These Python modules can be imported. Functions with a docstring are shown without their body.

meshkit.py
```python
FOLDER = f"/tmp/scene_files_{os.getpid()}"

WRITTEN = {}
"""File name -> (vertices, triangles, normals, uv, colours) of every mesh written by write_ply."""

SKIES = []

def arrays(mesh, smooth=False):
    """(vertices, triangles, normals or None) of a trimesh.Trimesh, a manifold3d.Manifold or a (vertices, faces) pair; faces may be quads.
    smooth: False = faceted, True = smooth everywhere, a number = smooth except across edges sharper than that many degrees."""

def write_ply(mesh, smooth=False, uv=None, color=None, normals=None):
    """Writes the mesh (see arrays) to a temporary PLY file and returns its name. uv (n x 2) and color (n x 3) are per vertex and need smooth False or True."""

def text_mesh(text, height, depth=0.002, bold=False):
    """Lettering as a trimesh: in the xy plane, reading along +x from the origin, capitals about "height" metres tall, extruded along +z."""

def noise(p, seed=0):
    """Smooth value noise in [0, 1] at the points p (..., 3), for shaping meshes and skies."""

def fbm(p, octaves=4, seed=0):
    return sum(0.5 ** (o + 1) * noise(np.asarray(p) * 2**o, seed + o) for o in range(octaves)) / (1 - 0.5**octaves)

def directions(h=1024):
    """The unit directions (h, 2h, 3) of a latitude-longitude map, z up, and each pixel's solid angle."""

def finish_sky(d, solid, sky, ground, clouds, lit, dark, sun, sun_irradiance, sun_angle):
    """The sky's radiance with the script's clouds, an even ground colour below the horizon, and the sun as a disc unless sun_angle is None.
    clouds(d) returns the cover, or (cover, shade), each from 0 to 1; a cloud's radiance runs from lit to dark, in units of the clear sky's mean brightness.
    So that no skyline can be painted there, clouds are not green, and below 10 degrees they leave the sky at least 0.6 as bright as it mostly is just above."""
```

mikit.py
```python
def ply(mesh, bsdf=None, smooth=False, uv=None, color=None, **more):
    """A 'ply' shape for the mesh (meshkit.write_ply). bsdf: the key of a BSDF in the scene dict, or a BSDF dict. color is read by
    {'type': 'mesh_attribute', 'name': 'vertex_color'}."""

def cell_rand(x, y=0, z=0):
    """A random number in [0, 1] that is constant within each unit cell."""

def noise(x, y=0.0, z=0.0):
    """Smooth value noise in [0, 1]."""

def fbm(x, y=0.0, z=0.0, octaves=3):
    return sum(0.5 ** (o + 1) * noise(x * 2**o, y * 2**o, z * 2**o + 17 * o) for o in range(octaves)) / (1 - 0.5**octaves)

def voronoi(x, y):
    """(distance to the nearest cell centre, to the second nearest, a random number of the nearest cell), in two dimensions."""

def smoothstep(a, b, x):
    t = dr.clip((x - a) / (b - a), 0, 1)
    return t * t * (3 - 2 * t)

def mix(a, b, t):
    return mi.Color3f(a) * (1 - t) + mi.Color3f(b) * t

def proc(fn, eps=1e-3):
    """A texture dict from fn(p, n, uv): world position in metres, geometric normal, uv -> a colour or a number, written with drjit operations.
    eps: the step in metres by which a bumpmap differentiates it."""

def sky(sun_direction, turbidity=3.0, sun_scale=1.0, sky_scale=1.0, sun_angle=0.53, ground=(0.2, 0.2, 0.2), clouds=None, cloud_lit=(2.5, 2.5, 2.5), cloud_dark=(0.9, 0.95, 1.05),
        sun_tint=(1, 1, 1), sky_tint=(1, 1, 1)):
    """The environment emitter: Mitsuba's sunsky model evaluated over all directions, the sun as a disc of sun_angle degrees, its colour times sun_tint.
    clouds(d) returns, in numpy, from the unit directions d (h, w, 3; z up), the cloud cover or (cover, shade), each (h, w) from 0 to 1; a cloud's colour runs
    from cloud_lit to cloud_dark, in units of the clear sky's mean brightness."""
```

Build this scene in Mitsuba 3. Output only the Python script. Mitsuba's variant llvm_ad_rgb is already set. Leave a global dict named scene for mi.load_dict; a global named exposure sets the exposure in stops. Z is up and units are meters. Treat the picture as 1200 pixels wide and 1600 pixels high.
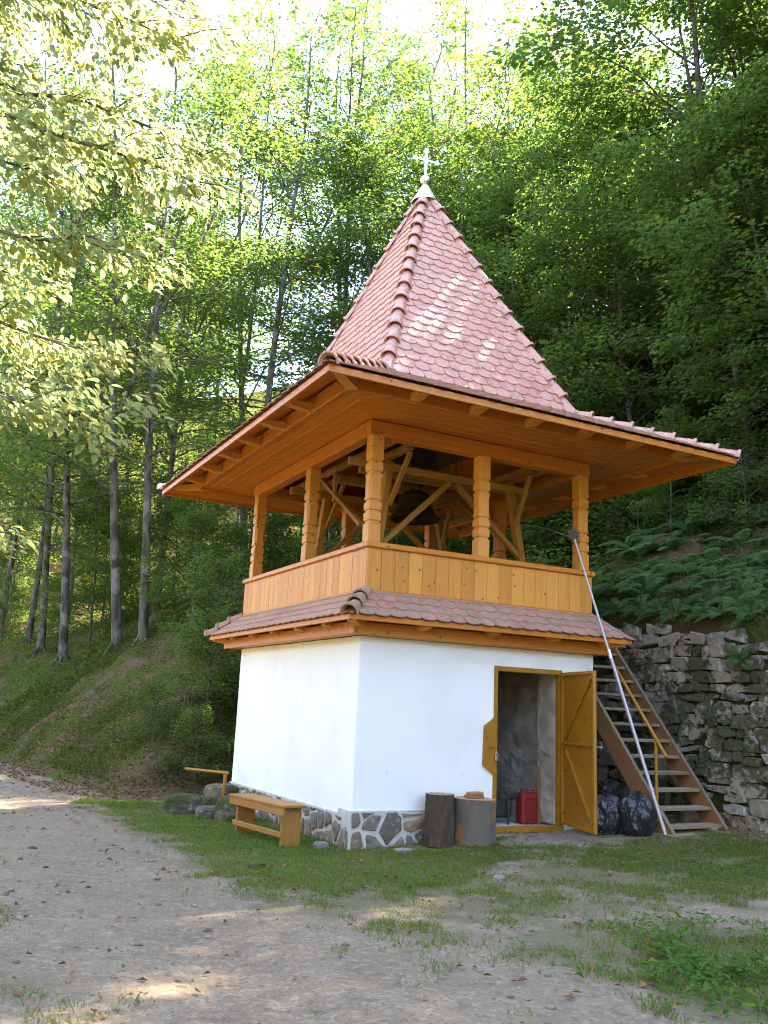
import math, random
import numpy as np, trimesh, drjit as dr, mitsuba as mi, mikit, meshkit
from scipy.spatial import Voronoi
from shapely.geometry import Polygon, box as sbox
from shapely import affinity
T = mi.ScalarTransform4f
scene, labels = {}, {}

# ------------------------------------------------------------------ camera, sky, exposure
EYE = np.array([-6.1921, -11.208, 1.5045])
FWD = np.array([0.44794, 0.86786, 0.21487])
UPV = np.array([-0.13768, -0.1705, 0.97569])
scene['camera'] = {'type': 'perspective', 'fov': 46.53, 'fov_axis': 'x', 'near_clip': 0.05, 'far_clip': 500.0,
                   'to_world': T().look_at(origin=EYE.tolist(), target=(EYE + FWD).tolist(), up=UPV.tolist())}
SUN_AZ, SUN_EL = math.radians(74), math.radians(54)          # azimuth from +y towards +x
SUN = (math.sin(SUN_AZ) * math.cos(SUN_EL), math.cos(SUN_AZ) * math.cos(SUN_EL), math.sin(SUN_EL))
scene['sky'] = mikit.sky(SUN, turbidity=3.0, ground=(0.1, 0.11, 0.07), clouds=lambda d: .02 + .42 * meshkit.fbm(d * (2.2, 2.2, 5.0) + 3, 4, 3), cloud_lit=(1.7, 1.66, 1.58), cloud_dark=(1.2, 1.18, 1.15))
exposure = 5.15

# ------------------------------------------------------------------ helpers
rng = np.random.default_rng(7)
def unit(v): v = np.asarray(v, float); return v / (np.linalg.norm(v) + 1e-12)
def lerp(a, b, t): return np.asarray(a) * (1 - t) + np.asarray(b) * t
def sstep(a, b, x): t = np.clip((np.asarray(x, float) - a) / (b - a), 0, 1); return t * t * (3 - 2 * t)

class MB:
    """collects vertices, triangles and (along, across) coordinates for the grain"""
    def __init__(s): s.v, s.f, s.uv, s.n = [], [], [], 0
    def add(s, v, f, uv=None):
        v = np.asarray(v, float); f = np.asarray(f, int)
        if f.shape[1] == 4: f = np.vstack([f[:, [0, 1, 2]], f[:, [0, 2, 3]]])
        s.v.append(v); s.f.append(f + s.n); s.uv.append(np.zeros((len(v), 2)) if uv is None else np.asarray(uv, float)); s.n += len(v)
        return s
    def mesh(s): return np.vstack(s.v), np.vstack(s.f), np.vstack(s.uv)
    # box along an axis p0 -> p1 with width w (along side) and height h (along up), chamfer c
    def bar(s, p0, p1, w, h, up=(0, 0, 1), c=0.004, off=0.0):
        p0, p1 = np.asarray(p0, float), np.asarray(p1, float); L = np.linalg.norm(p1 - p0); d = (p1 - p0) / L
        side = np.cross(d, up)
        if np.linalg.norm(side) < 1e-6: side = np.cross(d, [1, 0, 0])
        side = unit(side); u = np.cross(side, d)
        c = min(c, w * .3, h * .3, L * .3); a, b = w / 2, h / 2
        ring = np.array([[-a + c, -b], [a - c, -b], [a, -b + c], [a, b - c], [a - c, b], [-a + c, b], [-a, b - c], [-a, -b + c]])
        inn = ring * [(a - c) / a, (b - c) / b]
        k = rng.integers(0, 4000); o = rng.random() * 30
        vs, uvs = [], []
        for r, t in ((inn, 0), (ring, c), (ring, L - c), (inn, L)):
            vs.append(p0 + d * t + r[:, :1] * side + (r[:, 1:] + off) * u)
            uvs.append(np.stack([np.full(8, t + o), 10.0 * k + 5 + r[:, 0] + 0.8 * r[:, 1]], 1))
        f = []
        for r in range(3):
            for i in range(8): j = (i + 1) % 8; f.append([r * 8 + i, r * 8 + j, r * 8 + 8 + j, r * 8 + 8 + i])
        f = np.array(f); t3 = np.vstack([f[:, [0, 1, 2]], f[:, [0, 2, 3]]])
        caps = [[0, i + 1, i] for i in range(1, 7)] + [[24, 24 + i, 25 + i] for i in range(1, 7)]
        return s.add(np.vstack(vs), np.vstack([t3, caps]), np.vstack(uvs))
    def box(s, x0, x1, y0, y1, z0, z1, c=0.004, axis=None):
        d = [x1 - x0, y1 - y0, z1 - z0]; axis = int(np.argmax(d)) if axis is None else axis
        m = np.array([(x0 + x1) / 2, (y0 + y1) / 2, (z0 + z1) / 2]); e = np.zeros(3); e[axis] = d[axis] / 2
        if axis == 2: return s.bar(m - e, m + e, d[0], d[1], (0, 1, 0), c) if False else s.bar(m - e, m + e, d[0], d[1], (0, 1, 0), c)
        return s.bar(m - e, m + e, d[1] if axis == 0 else d[0], d[2], (0, 0, 1), c)
    def tube(s, pts, rad, sides=8, cap=True):
        p = np.asarray(pts, float); r = np.broadcast_to(np.asarray(rad, float), (len(p),))
        t = np.gradient(p, axis=0); t /= np.linalg.norm(t, axis=1, keepdims=True) + 1e-12
        ref = np.where(np.abs(t[:, 2:]) < 0.9, [0, 0, 1.0], [1.0, 0, 0]); ref[:] = ref[0]
        a = np.cross(t, ref); a /= np.linalg.norm(a, axis=1, keepdims=True) + 1e-12; b = np.cross(t, a)
        ang = np.arange(sides) * 2 * np.pi / sides
        v = p[:, None] + r[:, None, None] * (np.cos(ang)[None, :, None] * a[:, None] + np.sin(ang)[None, :, None] * b[:, None])
        i, j = np.meshgrid(np.arange(len(p) - 1), np.arange(sides), indexing='ij')
        q = np.stack([i * sides + j, (i + 1) * sides + j, (i + 1) * sides + (j + 1) % sides, i * sides + (j + 1) % sides], -1).reshape(-1, 4)
        f = np.vstack([q[:, [0, 1, 2]], q[:, [0, 2, 3]]])
        if cap:
            n = (len(p) - 1) * sides
            f = np.vstack([f, [[0, k, k + 1] for k in range(1, sides - 1)], [[n, n + k + 1, n + k] for k in range(1, sides - 1)]])
        L = np.concatenate([[0], np.cumsum(np.linalg.norm(np.diff(p, axis=0), axis=1))])
        uv = np.stack(np.broadcast_arrays(L[:, None], r[:, None] * ang[None]), -1).reshape(-1, 2)
        return s.add(v.reshape(-1, 3), f, uv)
    # convex outline (k,3) extruded by vector e
    def prism(s, poly, e, uv=None):
        p = np.asarray(poly, float); k = len(p); e = np.asarray(e, float)
        f = [[0, i, i + 1] for i in range(1, k - 1)] + [[k, k + i + 1, k + i] for i in range(1, k - 1)]
        for i in range(k): j = (i + 1) % k; f += [[i, k + i, k + j], [i, k + j, j]]
        u = None if uv is None else np.vstack([uv, uv])
        return s.add(np.vstack([p, p + e]), f, u)

def lathe(profile, sides=24, center=(0, 0, 0)):
    pr = np.asarray(profile, float); ang = np.arange(sides) * 2 * np.pi / sides
    v = np.stack([pr[:, None, 0] * np.cos(ang), pr[:, None, 0] * np.sin(ang), np.broadcast_to(pr[:, 1:2], (len(pr), sides))], -1).reshape(-1, 3) + center
    i, j = np.meshgrid(np.arange(len(pr) - 1), np.arange(sides), indexing='ij')
    q = np.stack([i * sides + j, i * sides + (j + 1) % sides, (i + 1) * sides + (j + 1) % sides, (i + 1) * sides + j], -1).reshape(-1, 4)
    return v, np.vstack([q[:, [0, 1, 2]], q[:, [0, 2, 3]]])

def numbered(key):
    if key not in scene and key not in labels: return key
    k = 1
    while f'{key}_{k:03d}' in scene or f'{key}_{k:03d}' in labels: k += 1
    return f'{key}_{k:03d}'
counters = {}
def fresh(key):
    k = counters.get(key, 0); counters[key] = k + 1
    return key if k == 0 else f'{key}_{k:03d}'
def put(key, m, bsdf, smooth=False, color=None, label=None, kind=None, exact=False):
    """one entry of the scene; repeats are numbered"""
    key = key if exact else fresh(key)
    if isinstance(m, MB): v, f, uv = m.mesh()
    else: v, f = m[0], m[1]; uv = m[2] if len(m) > 2 else None
    if smooth not in (False, True): uv = None
    scene[key] = mikit.ply((v, f), bsdf, smooth=smooth, uv=uv, color=color)
    if label or kind:
        labels[key] = {}
        if label: labels[key]['label'] = label
        if kind: labels[key]['kind'] = kind
    return key
def thing(key, label, cat, group=None, kind=None):
    key = fresh(key); labels[key] = {'label': label, 'category': cat}
    if group: labels[key]['group'] = group
    if kind: labels[key]['kind'] = kind
    return key

# ------------------------------------------------------------------ materials
def mat(name, base, rough=0.6, spec=0.4, bump=None, bump_scale=0.002, **more):
    b = {'type': 'principled', 'base_color': base if isinstance(base, dict) else {'type': 'rgb', 'value': list(base)},
         'roughness': rough, 'specular': spec, **more}
    if bump is not None: b = {'type': 'bumpmap', 'arbitrary': mikit.proc(bump, 2e-3), 'scale': bump_scale, 'bsdf': b}
    scene[name] = {'type': 'twosided', 'bsdf': b}
noise, fbm, smooth, mix, cell, voro = mikit.noise, mikit.fbm, mikit.smoothstep, mikit.mix, mikit.cell_rand, mikit.voronoi

def grain(light, dark, knot, tone=0.35):
    def fn(p, n, uv):
        u, v = uv.x, uv.y
        k = dr.floor(v / 10); a = v - k * 10
        g = noise(u * 1.7 + k * 3.1, a * 55, k) * .6 + noise(u * 5, a * 170, k + 9) * .4
        t = cell(k, 3) * tone + (1 - tone) * .5
        c = mix(light, dark, dr.clip(0.75 * g + (t - .5) * 1.2, 0, 1))
        d1, d2, w = voro(u * 8 + k * 7.7, a * 9 + k * 1.3)
        kn = smooth(0.13, 0.07, d1) * dr.select(w > .86, 1.0, 0.0)
        return mix(c, knot, kn)
    return mikit.proc(fn)
mat('pine_board', grain((.62, .28, .048), (.48, .185, .024), (.20, .065, .012), .75), .48, .4)
mat('pine_timber', grain((.56, .205, .022), (.40, .125, .011), (.12, .035, .008), .5), .42, .5)
mat('soffit_wood', grain((.54, .19, .020), (.39, .118, .010), (.11, .03, .006), .4), .40, .5)
mat('old_roof_wood', grain((.13, .085, .05), (.075, .048, .03), (.04, .02, .01)), .8, .2)
mat('frame_wood', grain((.38, .20, .045), (.25, .12, .024), (.10, .045, .015), .5), .6, .3)
mat('grey_wood', grain((.25, .195, .13), (.14, .105, .07), (.08, .06, .04), .6), .8, .2)
mat('brown_wood', grain((.30, .15, .065), (.19, .085, .035), (.07, .03, .015), .5), .6, .3)
def plaster_fn(p, n, uv):
    c = mix((.79, .79, .77), (.735, .725, .70), smooth(.42, .8, fbm(p.x * 2 + p.y * 2.3, p.z * 1.6, p.y, 4)) * .8 + .2 * noise(p.x * 60, p.y * 60, p.z * 60))
    c = mix(c, (.52, .50, .46), smooth(.80, .84, fbm(p.x * 7, p.y * 7, p.z * 5 + 3, 4)) * .4)                 # scuffs
    return c
mat('plaster', mikit.proc(plaster_fn), .9, .2, bump=lambda p, n, uv: .4 * fbm(p.x * 30, p.y * 30, p.z * 30, 3) + fbm(p.x * 5, p.y * 5, p.z * 5, 2), bump_scale=.010)
mat('rough_concrete', mikit.proc(lambda p, n, uv: mix((.46, .43, .39), (.28, .26, .23), smooth(.25, .75, fbm(p.x * 4 + p.y * 3, p.y * 4, p.z * 5, 5)))),
    .95, .1, bump=lambda p, n, uv: fbm(p.x * 12, p.y * 12, p.z * 12, 4), bump_scale=.06)
mat('ochre_paint', mikit.proc(lambda p, n, uv: mix(mix((.35, .165, .014), (.26, .115, .009), fbm(p.x * 3, p.y * 3, p.z * 4, 4)), (.16, .075, .03), smooth(.68, .78, fbm(p.x * 14, p.y * 14, p.z * 14, 4)))), .36, .5)
def clay_fn(p, n, uv):
    k = uv.x
    t = cell(k, 5)
    c = mix(mix((.56, .285, .225), (.47, .215, .17), t), (.50, .31, .26), cell(k, 8) * .5)
    c = mix(c, (.24, .13, .10), smooth(.55, .85, fbm(p.x * 9, p.y * 9, p.z * 9, 4)) * .4)
    return mix(c, (.16, .15, .11), smooth(.66, .76, noise(p.x * 21, p.y * 21, p.z * 21)) * .5)
mat('clay_tile', mikit.proc(clay_fn), .42, .55, bump=lambda p, n, uv: fbm(p.x * 40, p.y * 40, p.z * 40, 2), bump_scale=.002)
mat('old_clay_tile', mikit.proc(lambda p, n, uv: mix(clay_fn(p, n, uv) * .78, (.29, .22, .15), smooth(.35, .65, fbm(p.x * 11, p.y * 11, p.z * 11, 4)) * .85)), .7, .3)
mat('sheet_metal', (.78, .79, .80), .28, .5, metallic=.85)
mat('steel', (.55, .55, .56), .3, .5, metallic=1.0)
mat('dark_iron', (.035, .034, .033), .5, .4)
mat('bronze', (.045, .04, .028), .45, .5, metallic=.6)
mat('mortar', mikit.proc(lambda p, n, uv: mix((.55, .53, .50), (.37, .355, .325), fbm(p.x * 8, p.y * 8, p.z * 8, 4))), .95, .1, bump=lambda p, n, uv: fbm(p.x * 45, p.y * 45, p.z * 45, 3), bump_scale=.012)
def stone_fn(a, b, moss, m0, m1):
    def fn(p, n, uv):
        k = uv.x
        c = mix(a, b, cell(k, 2)); c = mix(c, (.27, .19, .125), cell(k, 6) * cell(k, 7) * .9)
        c = c * (.6 + .8 * fbm(p.x * 12, p.y * 12, p.z * 12, 4))
        g = fbm(p.x * 2.2, p.y * 2.2, p.z * 2.2, 5)
        c = mix(c, (.36, .36, .32), smooth(.62, .74, fbm(p.x * 20, p.y * 20, p.z * 20 + 5, 3)) * .4)
        return mix(c, moss * (.5 + noise(p.x * 70, p.y * 70, p.z * 70)) if False else mi.Color3f(*moss) * (.5 + noise(p.x * 60, p.y * 60, p.z * 60)), smooth(m0, m1, g + .30 * (fbm(p.x * 17, p.y * 17, p.z * 17, 4) - .5)) * .85)
    return mikit.proc(fn)
mat('plinth_stone', stone_fn((.11, .092, .075), (.19, .165, .14), (.10, .11, .05), .75, .9), .85, .25, bump=lambda p, n, uv: fbm(p.x * 20, p.y * 20, p.z * 20, 4), bump_scale=.02)
mat('wall_stone', stone_fn((.15, .148, .14), (.32, .295, .25), (.042, .048, .016), .44, .54), .9, .2, bump=lambda p, n, uv: fbm(p.x * 16, p.y * 16, p.z * 16, 4), bump_scale=.03)
mat('mossy_stone', stone_fn((.09, .083, .07), (.13, .12, .10), (.040, .058, .014), .36, .52), .95, .1, bump=lambda p, n, uv: fbm(p.x * 16, p.y * 16, p.z * 16, 4), bump_scale=.03)
mat('earth', mikit.proc(lambda p, n, uv: mix((.06, .045, .03), (.05, .055, .02), smooth(.4, .6, fbm(p.x * 5, p.y * 5, p.z * 5, 4)))), 1.0, .0)
mat('pebble', mikit.proc(lambda p, n, uv: mix((.23, .21, .185), (.085, .075, .062), cell(uv.x, 4))), .85, .2)
mat('black_plastic', (.024, .025, .030), .34, .6)
mat('red_plastic', mikit.proc(lambda p, n, uv: mix((.27, .022, .018), (.18, .02, .016), fbm(p.x * 10, p.y * 10, p.z * 10, 3))), .5, .4)
mat('pole_metal', (.42, .375, .40), .35, .5, metallic=.25)
mat('bristle', (.14, .125, .11), .95, .1)
mat('brick', (.36, .17, .10), .9, .1)
def bark_fn(p, n, uv):
    c = mix((.145, .132, .115), (.05, .043, .035), smooth(.3, .7, fbm(p.x * 7, p.y * 7, p.z * 2.2, 5)))
    c = mix(c, (.30, .29, .27), smooth(.58, .66, fbm(p.x * 4, p.y * 4, p.z * 2.5 + 9, 4)) * .4)                   # pale lichen
    return mix(c, (.075, .085, .035), smooth(.55, .75, fbm(p.x * 2.1, p.y * 2.1, p.z * 1.1 + 4, 3)) * .6)
mat('bark', mikit.proc(bark_fn), .9, .15)
mat('log_bark', mikit.proc(lambda p, n, uv: mix((.115, .085, .06), (.035, .026, .019), fbm(p.x * 30, p.y * 30, p.z * 9, 4))), .95, .1, bump=lambda p, n, uv: fbm(p.x * 40, p.y * 40, p.z * 10, 3), bump_scale=.03)
mat('bare_log', mikit.proc(lambda p, n, uv: mix(mix((.17, .14, .115), (.085, .07, .058), fbm(p.x * 22, p.y * 22, p.z * 3, 4)), (.26, .11, .045), smooth(.56, .66, fbm(p.x * 5, p.y * 5, p.z * 5 + 2, 3)))), .9, .1)
mat('log_end', mikit.proc(lambda p, n, uv: mix((.34, .23, .14), (.20, .125, .075), noise(dr.sqrt(uv.x * uv.x + uv.y * uv.y) * 90, 0, 0))), .9, .1)
VC = {'type': 'mesh_attribute', 'name': 'vertex_color'}
scene['leaf'] = {'type': 'principledthin', 'base_color': VC, 'roughness': .45, 'diff_trans': 1.25, 'eta': 1.45, 'spec_trans': 0.0}
mat('litter_leaf', VC, .85, .2)

# ground: dirt track and gravel, with soil under the grass; hill: leaf litter and moss
def grassiness(x, y, ex, nz):
    """0 on the worn track, the forecourt gravel and the path to the door; 1 on the grass"""
    def blob(cx, cy, rx, ry, r=0.0):
        c, s_ = math.cos(r), math.sin(r); a = ((x - cx) * c + (y - cy) * s_) / rx; b = (-(x - cx) * s_ + (y - cy) * c) / ry
        return ex(-(a * a + b * b))
    g = 1.15 * blob(-2.6, -0.8, 1.0, 2.8) + 1.15 * blob(-1.9, -3.2, 1.9, 1.1, .15) + 1.0 * blob(1.2, -4.0, 1.7, 1.1, .25) + 1.6 * blob(-1.45, -6.9, .8, .9) + .45 * blob(-1.2, -4.8, 1.3, .7)
    g = g + .35 * blob(-4.5, -1.0, .35, 5.0, .05) + .8 * blob(1.0, -5.2, 1.2, 1.0) + .8 * blob(-2.8, 2.0, .7, 1.6)
    g = g - .8 * blob(.55, -2.6, .6, .45) - .5 * blob(-.6, -3.6, .9, .35, .6)
    return g + .36 - 1.1 * ex(-(((x + 4.6 + .06 * y) / .75) * ((x + 4.6 + .06 * y) / .75))) + (nz - .5) * 1.6
def ground_fn(p, n, uv):
    g = grassiness(p.x, p.y, dr.exp, fbm(p.x * 1.1, p.y * 1.1, 0.5, 4)) + 1.2 * (fbm(p.x * 5, p.y * 5, .3, 4) - .5)
    f1 = fbm(p.x * 3.1, p.y * 3.1, 2, 5); f2 = fbm(p.x * 30, p.y * 30, 0, 3)
    dirt = mix((.210, .160, .112), (.132, .100, .070), f1)
    dirt = mix(dirt, (.245, .20, .15), smooth(.55, .7, f2) * .6)
    dirt = mix(dirt, (.10, .08, .06), smooth(.66, .74, fbm(p.x * 14, p.y * 14, 7, 3)) * .5)
    d1, d2, w = voro(p.x * 38, p.y * 38)
    dirt = mix(dirt, mix((.24, .215, .185), (.09, .075, .06), w), smooth(.42, .25, d1) * dr.select(w > .35, .75, 0.0))
    soil = mix((.10, .08, .048), (.075, .085, .032), f2)
    return mix(dirt, soil, smooth(.35, .95, g) * .7)
mat('ground_soil', mikit.proc(ground_fn), 1.0, .05, bump=lambda p, n, uv: fbm(p.x * 22, p.y * 22, 0, 4) + .5 * fbm(p.x * 4, p.y * 4, 0, 2), bump_scale=.02)
mat('hill_soil', mikit.proc(lambda p, n, uv: mix(mix((.085, .058, .035), (.13, .09, .058), fbm(p.x * 18, p.y * 18, p.z * 18, 3)), mix((.045, .06, .016), (.075, .085, .022), noise(p.x * 40, p.y * 40, p.z * 40)),
    smooth(.38, .56, fbm(p.x * 1.3, p.y * 1.3, p.z * 1.3, 4)))), 1.0, .0, bump=lambda p, n, uv: fbm(p.x * 12, p.y * 12, p.z * 12, 4), bump_scale=.08)

# ------------------------------------------------------------------ terrain: yard and track, the hill behind and at the right
TOE = np.array([(3.66, -40), (3.66, -7), (3.49, -3.4), (3.20, 2.9), (-2.2, 3.3), (-3.1, 3.6), (-3.6, 6), (-4.2, 10.8), (-5.2, 18), (-7.5, 30), (-12, 46), (-20, 80), (-30, 130)], float)
def toe_dist(x, y):
    """(signed distance into the hill, weight of the retaining wall)"""
    x, y = np.asarray(x, float), np.asarray(y, float); best = np.full(x.shape, 1e9); wall = np.zeros(x.shape)
    for i in range(len(TOE) - 1):
        a, b = TOE[i], TOE[i + 1]; d = b - a
        t = np.clip(((x - a[0]) * d[0] + (y - a[1]) * d[1]) / (d @ d), 0, 1)
        r = np.hypot(x - a[0] - t * d[0], y - a[1] - t * d[1]); best = np.minimum(best, r)
    X = np.interp(y, TOE[4:, 1], TOE[4:, 0]); inside = np.where(y < 3.0, x > np.interp(y, TOE[:4, 1], TOE[:4, 0]), x > X)
    return np.where(inside, best, -best), sstep(3.0, 1.6, y) * sstep(1.5, 2.8, x)
WALL_TOP = lambda y: 2.62 + .1 * np.clip(np.asarray(y, float) + 3.4, -2, 4)
def height(x, y):
    x, y = np.asarray(x, float), np.asarray(y, float); d, w = toe_dist(x, y)
    P = np.stack([x, y, np.zeros_like(x)], -1)
    n1, n2 = meshkit.fbm(P * .35, 3, 1) - .5, meshkit.fbm(P * 1.3, 3, 2) - .5
    flat = .05 * np.clip(x + 1.7, 0, 5) + .03 * n2 - .04 * np.exp(-((x + 4.6 + .05 * y) / .35) ** 2) * (y > -8)
    left = sstep(9, 26, -x - .25 * y) * 7 + np.clip(-x - .25 * y - 20, 0, 60) * .35
    far = np.clip(y - 30, 0, 200) * .16
    dd = np.maximum(d, 0)
    back = .82 * np.minimum(dd, 3.6) * sstep(-.1, 1.0, dd) + .34 * np.clip(dd - 3.6, 0, 5) + .52 * np.maximum(dd - 8.6, 0)
    side = (WALL_TOP(y) - .02) * sstep(.0, .10, d) + .62 * np.maximum(d - .3, 0)
    hill = back * (1 - w) + side * w
    hill = np.where(dd > 26, hill * 0 + hill, hill)
    return flat + left + far * .6 + hill + sstep(.3, 2.5, dd) * (1.1 * n1 + .5 * n2)
def axis_coords(lo, flo, fhi, hi, step, grow):
    c = list(np.arange(flo, fhi + 1e-6, step)); s = step
    while c[-1] < hi: s *= grow; c.append(c[-1] + s)
    s = step
    while c[0] > lo: s *= grow; c.insert(0, c[0] - s)
    return np.array(c)
gx = np.unique(np.concatenate([axis_coords(-160, -7.5, 7.0, 160, .14, 1.06), np.arange(3.05, 3.85, .05)]))
gy = axis_coords(-60, -12.0, 9.0, 210, .15, 1.05)
GX, GY = np.meshgrid(gx, gy, indexing='ij'); GZ = height(GX, GY)
gv = np.stack([GX, GY, GZ], -1).reshape(-1, 3)
gi, gj = np.meshgrid(np.arange(len(gx) - 1), np.arange(len(gy) - 1), indexing='ij'); gn = len(gy)
gq = np.stack([gi * gn + gj, (gi + 1) * gn + gj, (gi + 1) * gn + gj + 1, gi * gn + gj + 1], -1).reshape(-1, 4)
gd = toe_dist(GX, GY)[0].reshape(-1)[gq].mean(1)
in_tower = (np.abs(gv[gq].mean(1)[:, 0]) < 1.45) & (np.abs(gv[gq].mean(1)[:, 1]) < 1.8)
def sub(q):
    u, inv = np.unique(q, return_inverse=True); return gv[u], inv.reshape(q.shape)
mid = gv[gq].mean(1)
hilly = (gd > .05) | (mid[:, 0] + .25 * mid[:, 1] < -9.5) | (mid[:, 1] > 32)
put('ground', sub(gq[~hilly & ~in_tower]), 'ground_soil', smooth=True, kind='structure', label='worn dirt yard and track with gravel and thin grass')
put('hillside', sub(gq[hilly]), 'hill_soil', smooth=True, kind='structure', label='steep wooded hillside covered in moss and leaf litter')

# ------------------------------------------------------------------ the bell tower
TW = thing('bell_tower', 'white bell tower with open wooden gallery and tall red tiled roof', 'bell tower')
HX, HY = 1.70, 2.05
# walls: one rendered shell with a door opening in the front
import manifold3d as mf
def shell():
    outer = mf.CrossSection.square((2 * HX - .03, 2 * HY - .03), True).offset(.015, mf.JoinType.Round, 2.0, 24)
    inner = mf.CrossSection.square((2 * HX - .8, 2 * HY - .8), True)
    w = mf.Manifold.extrude(outer - inner, 1.95).translate([0, 0, .35])
    w = w - mf.Manifold.cube([1.01, 1.0, 2.075]).translate([.17, -HY - .3, 0])
    g = w.refine_to_length(.09).to_mesh(); v, f = np.array(g.vert_properties[:, :3], float), np.array(g.tri_verts)
    m = trimesh.Trimesh(v, f, process=False); out = (np.abs(v[:, 0]) > HX - .02) | (np.abs(v[:, 1]) > HY - .02)
    v += m.vertex_normals * (out * .011 * (meshkit.fbm(v * 2.1, 3, 5) - .5) + out * .005 * (meshkit.fbm(v * 7, 2, 6) - .5))[:, None]
    return v, f
put(f'{TW}__wall', shell(), 'plaster', smooth=25)
# the raw inside of the ground floor
m = MB()
m.box(HX - .45, HX - .403, -HY + .404, HY - .404, .12, 2.29, .002, 1); m.box(-HX + .452, HX - .452, HY - .45, HY - .403, .12, 2.29, .002, 0)
m.box(-HX + .403, -HX + .45, -HY + .404, HY - .452, .12, 2.29, .002, 1)
m.box(1.125, 1.178, -HY + .07, -HY + .398, .2, 2.07, .01, 2); m.box(1.128, HX - .453, -HY + .402, -HY + .43, .12, 2.29, .002, 2)
put(f'{TW}__room_lining', m, 'rough_concrete', label='bare rough concrete inside the doorway')
m = MB(); m.box(-HX + .41, HX - .41, -HY + .05, HY - .41, .0, .17, .002); put(f'{TW}__room_floor', m, 'rough_concrete')
m = MB(); m.box(-HX + .2, HX - .2, -HY + .2, HY - .2, 2.302, 2.36, .002); put(f'{TW}__room_ceiling', m, 'frame_wood')

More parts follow.
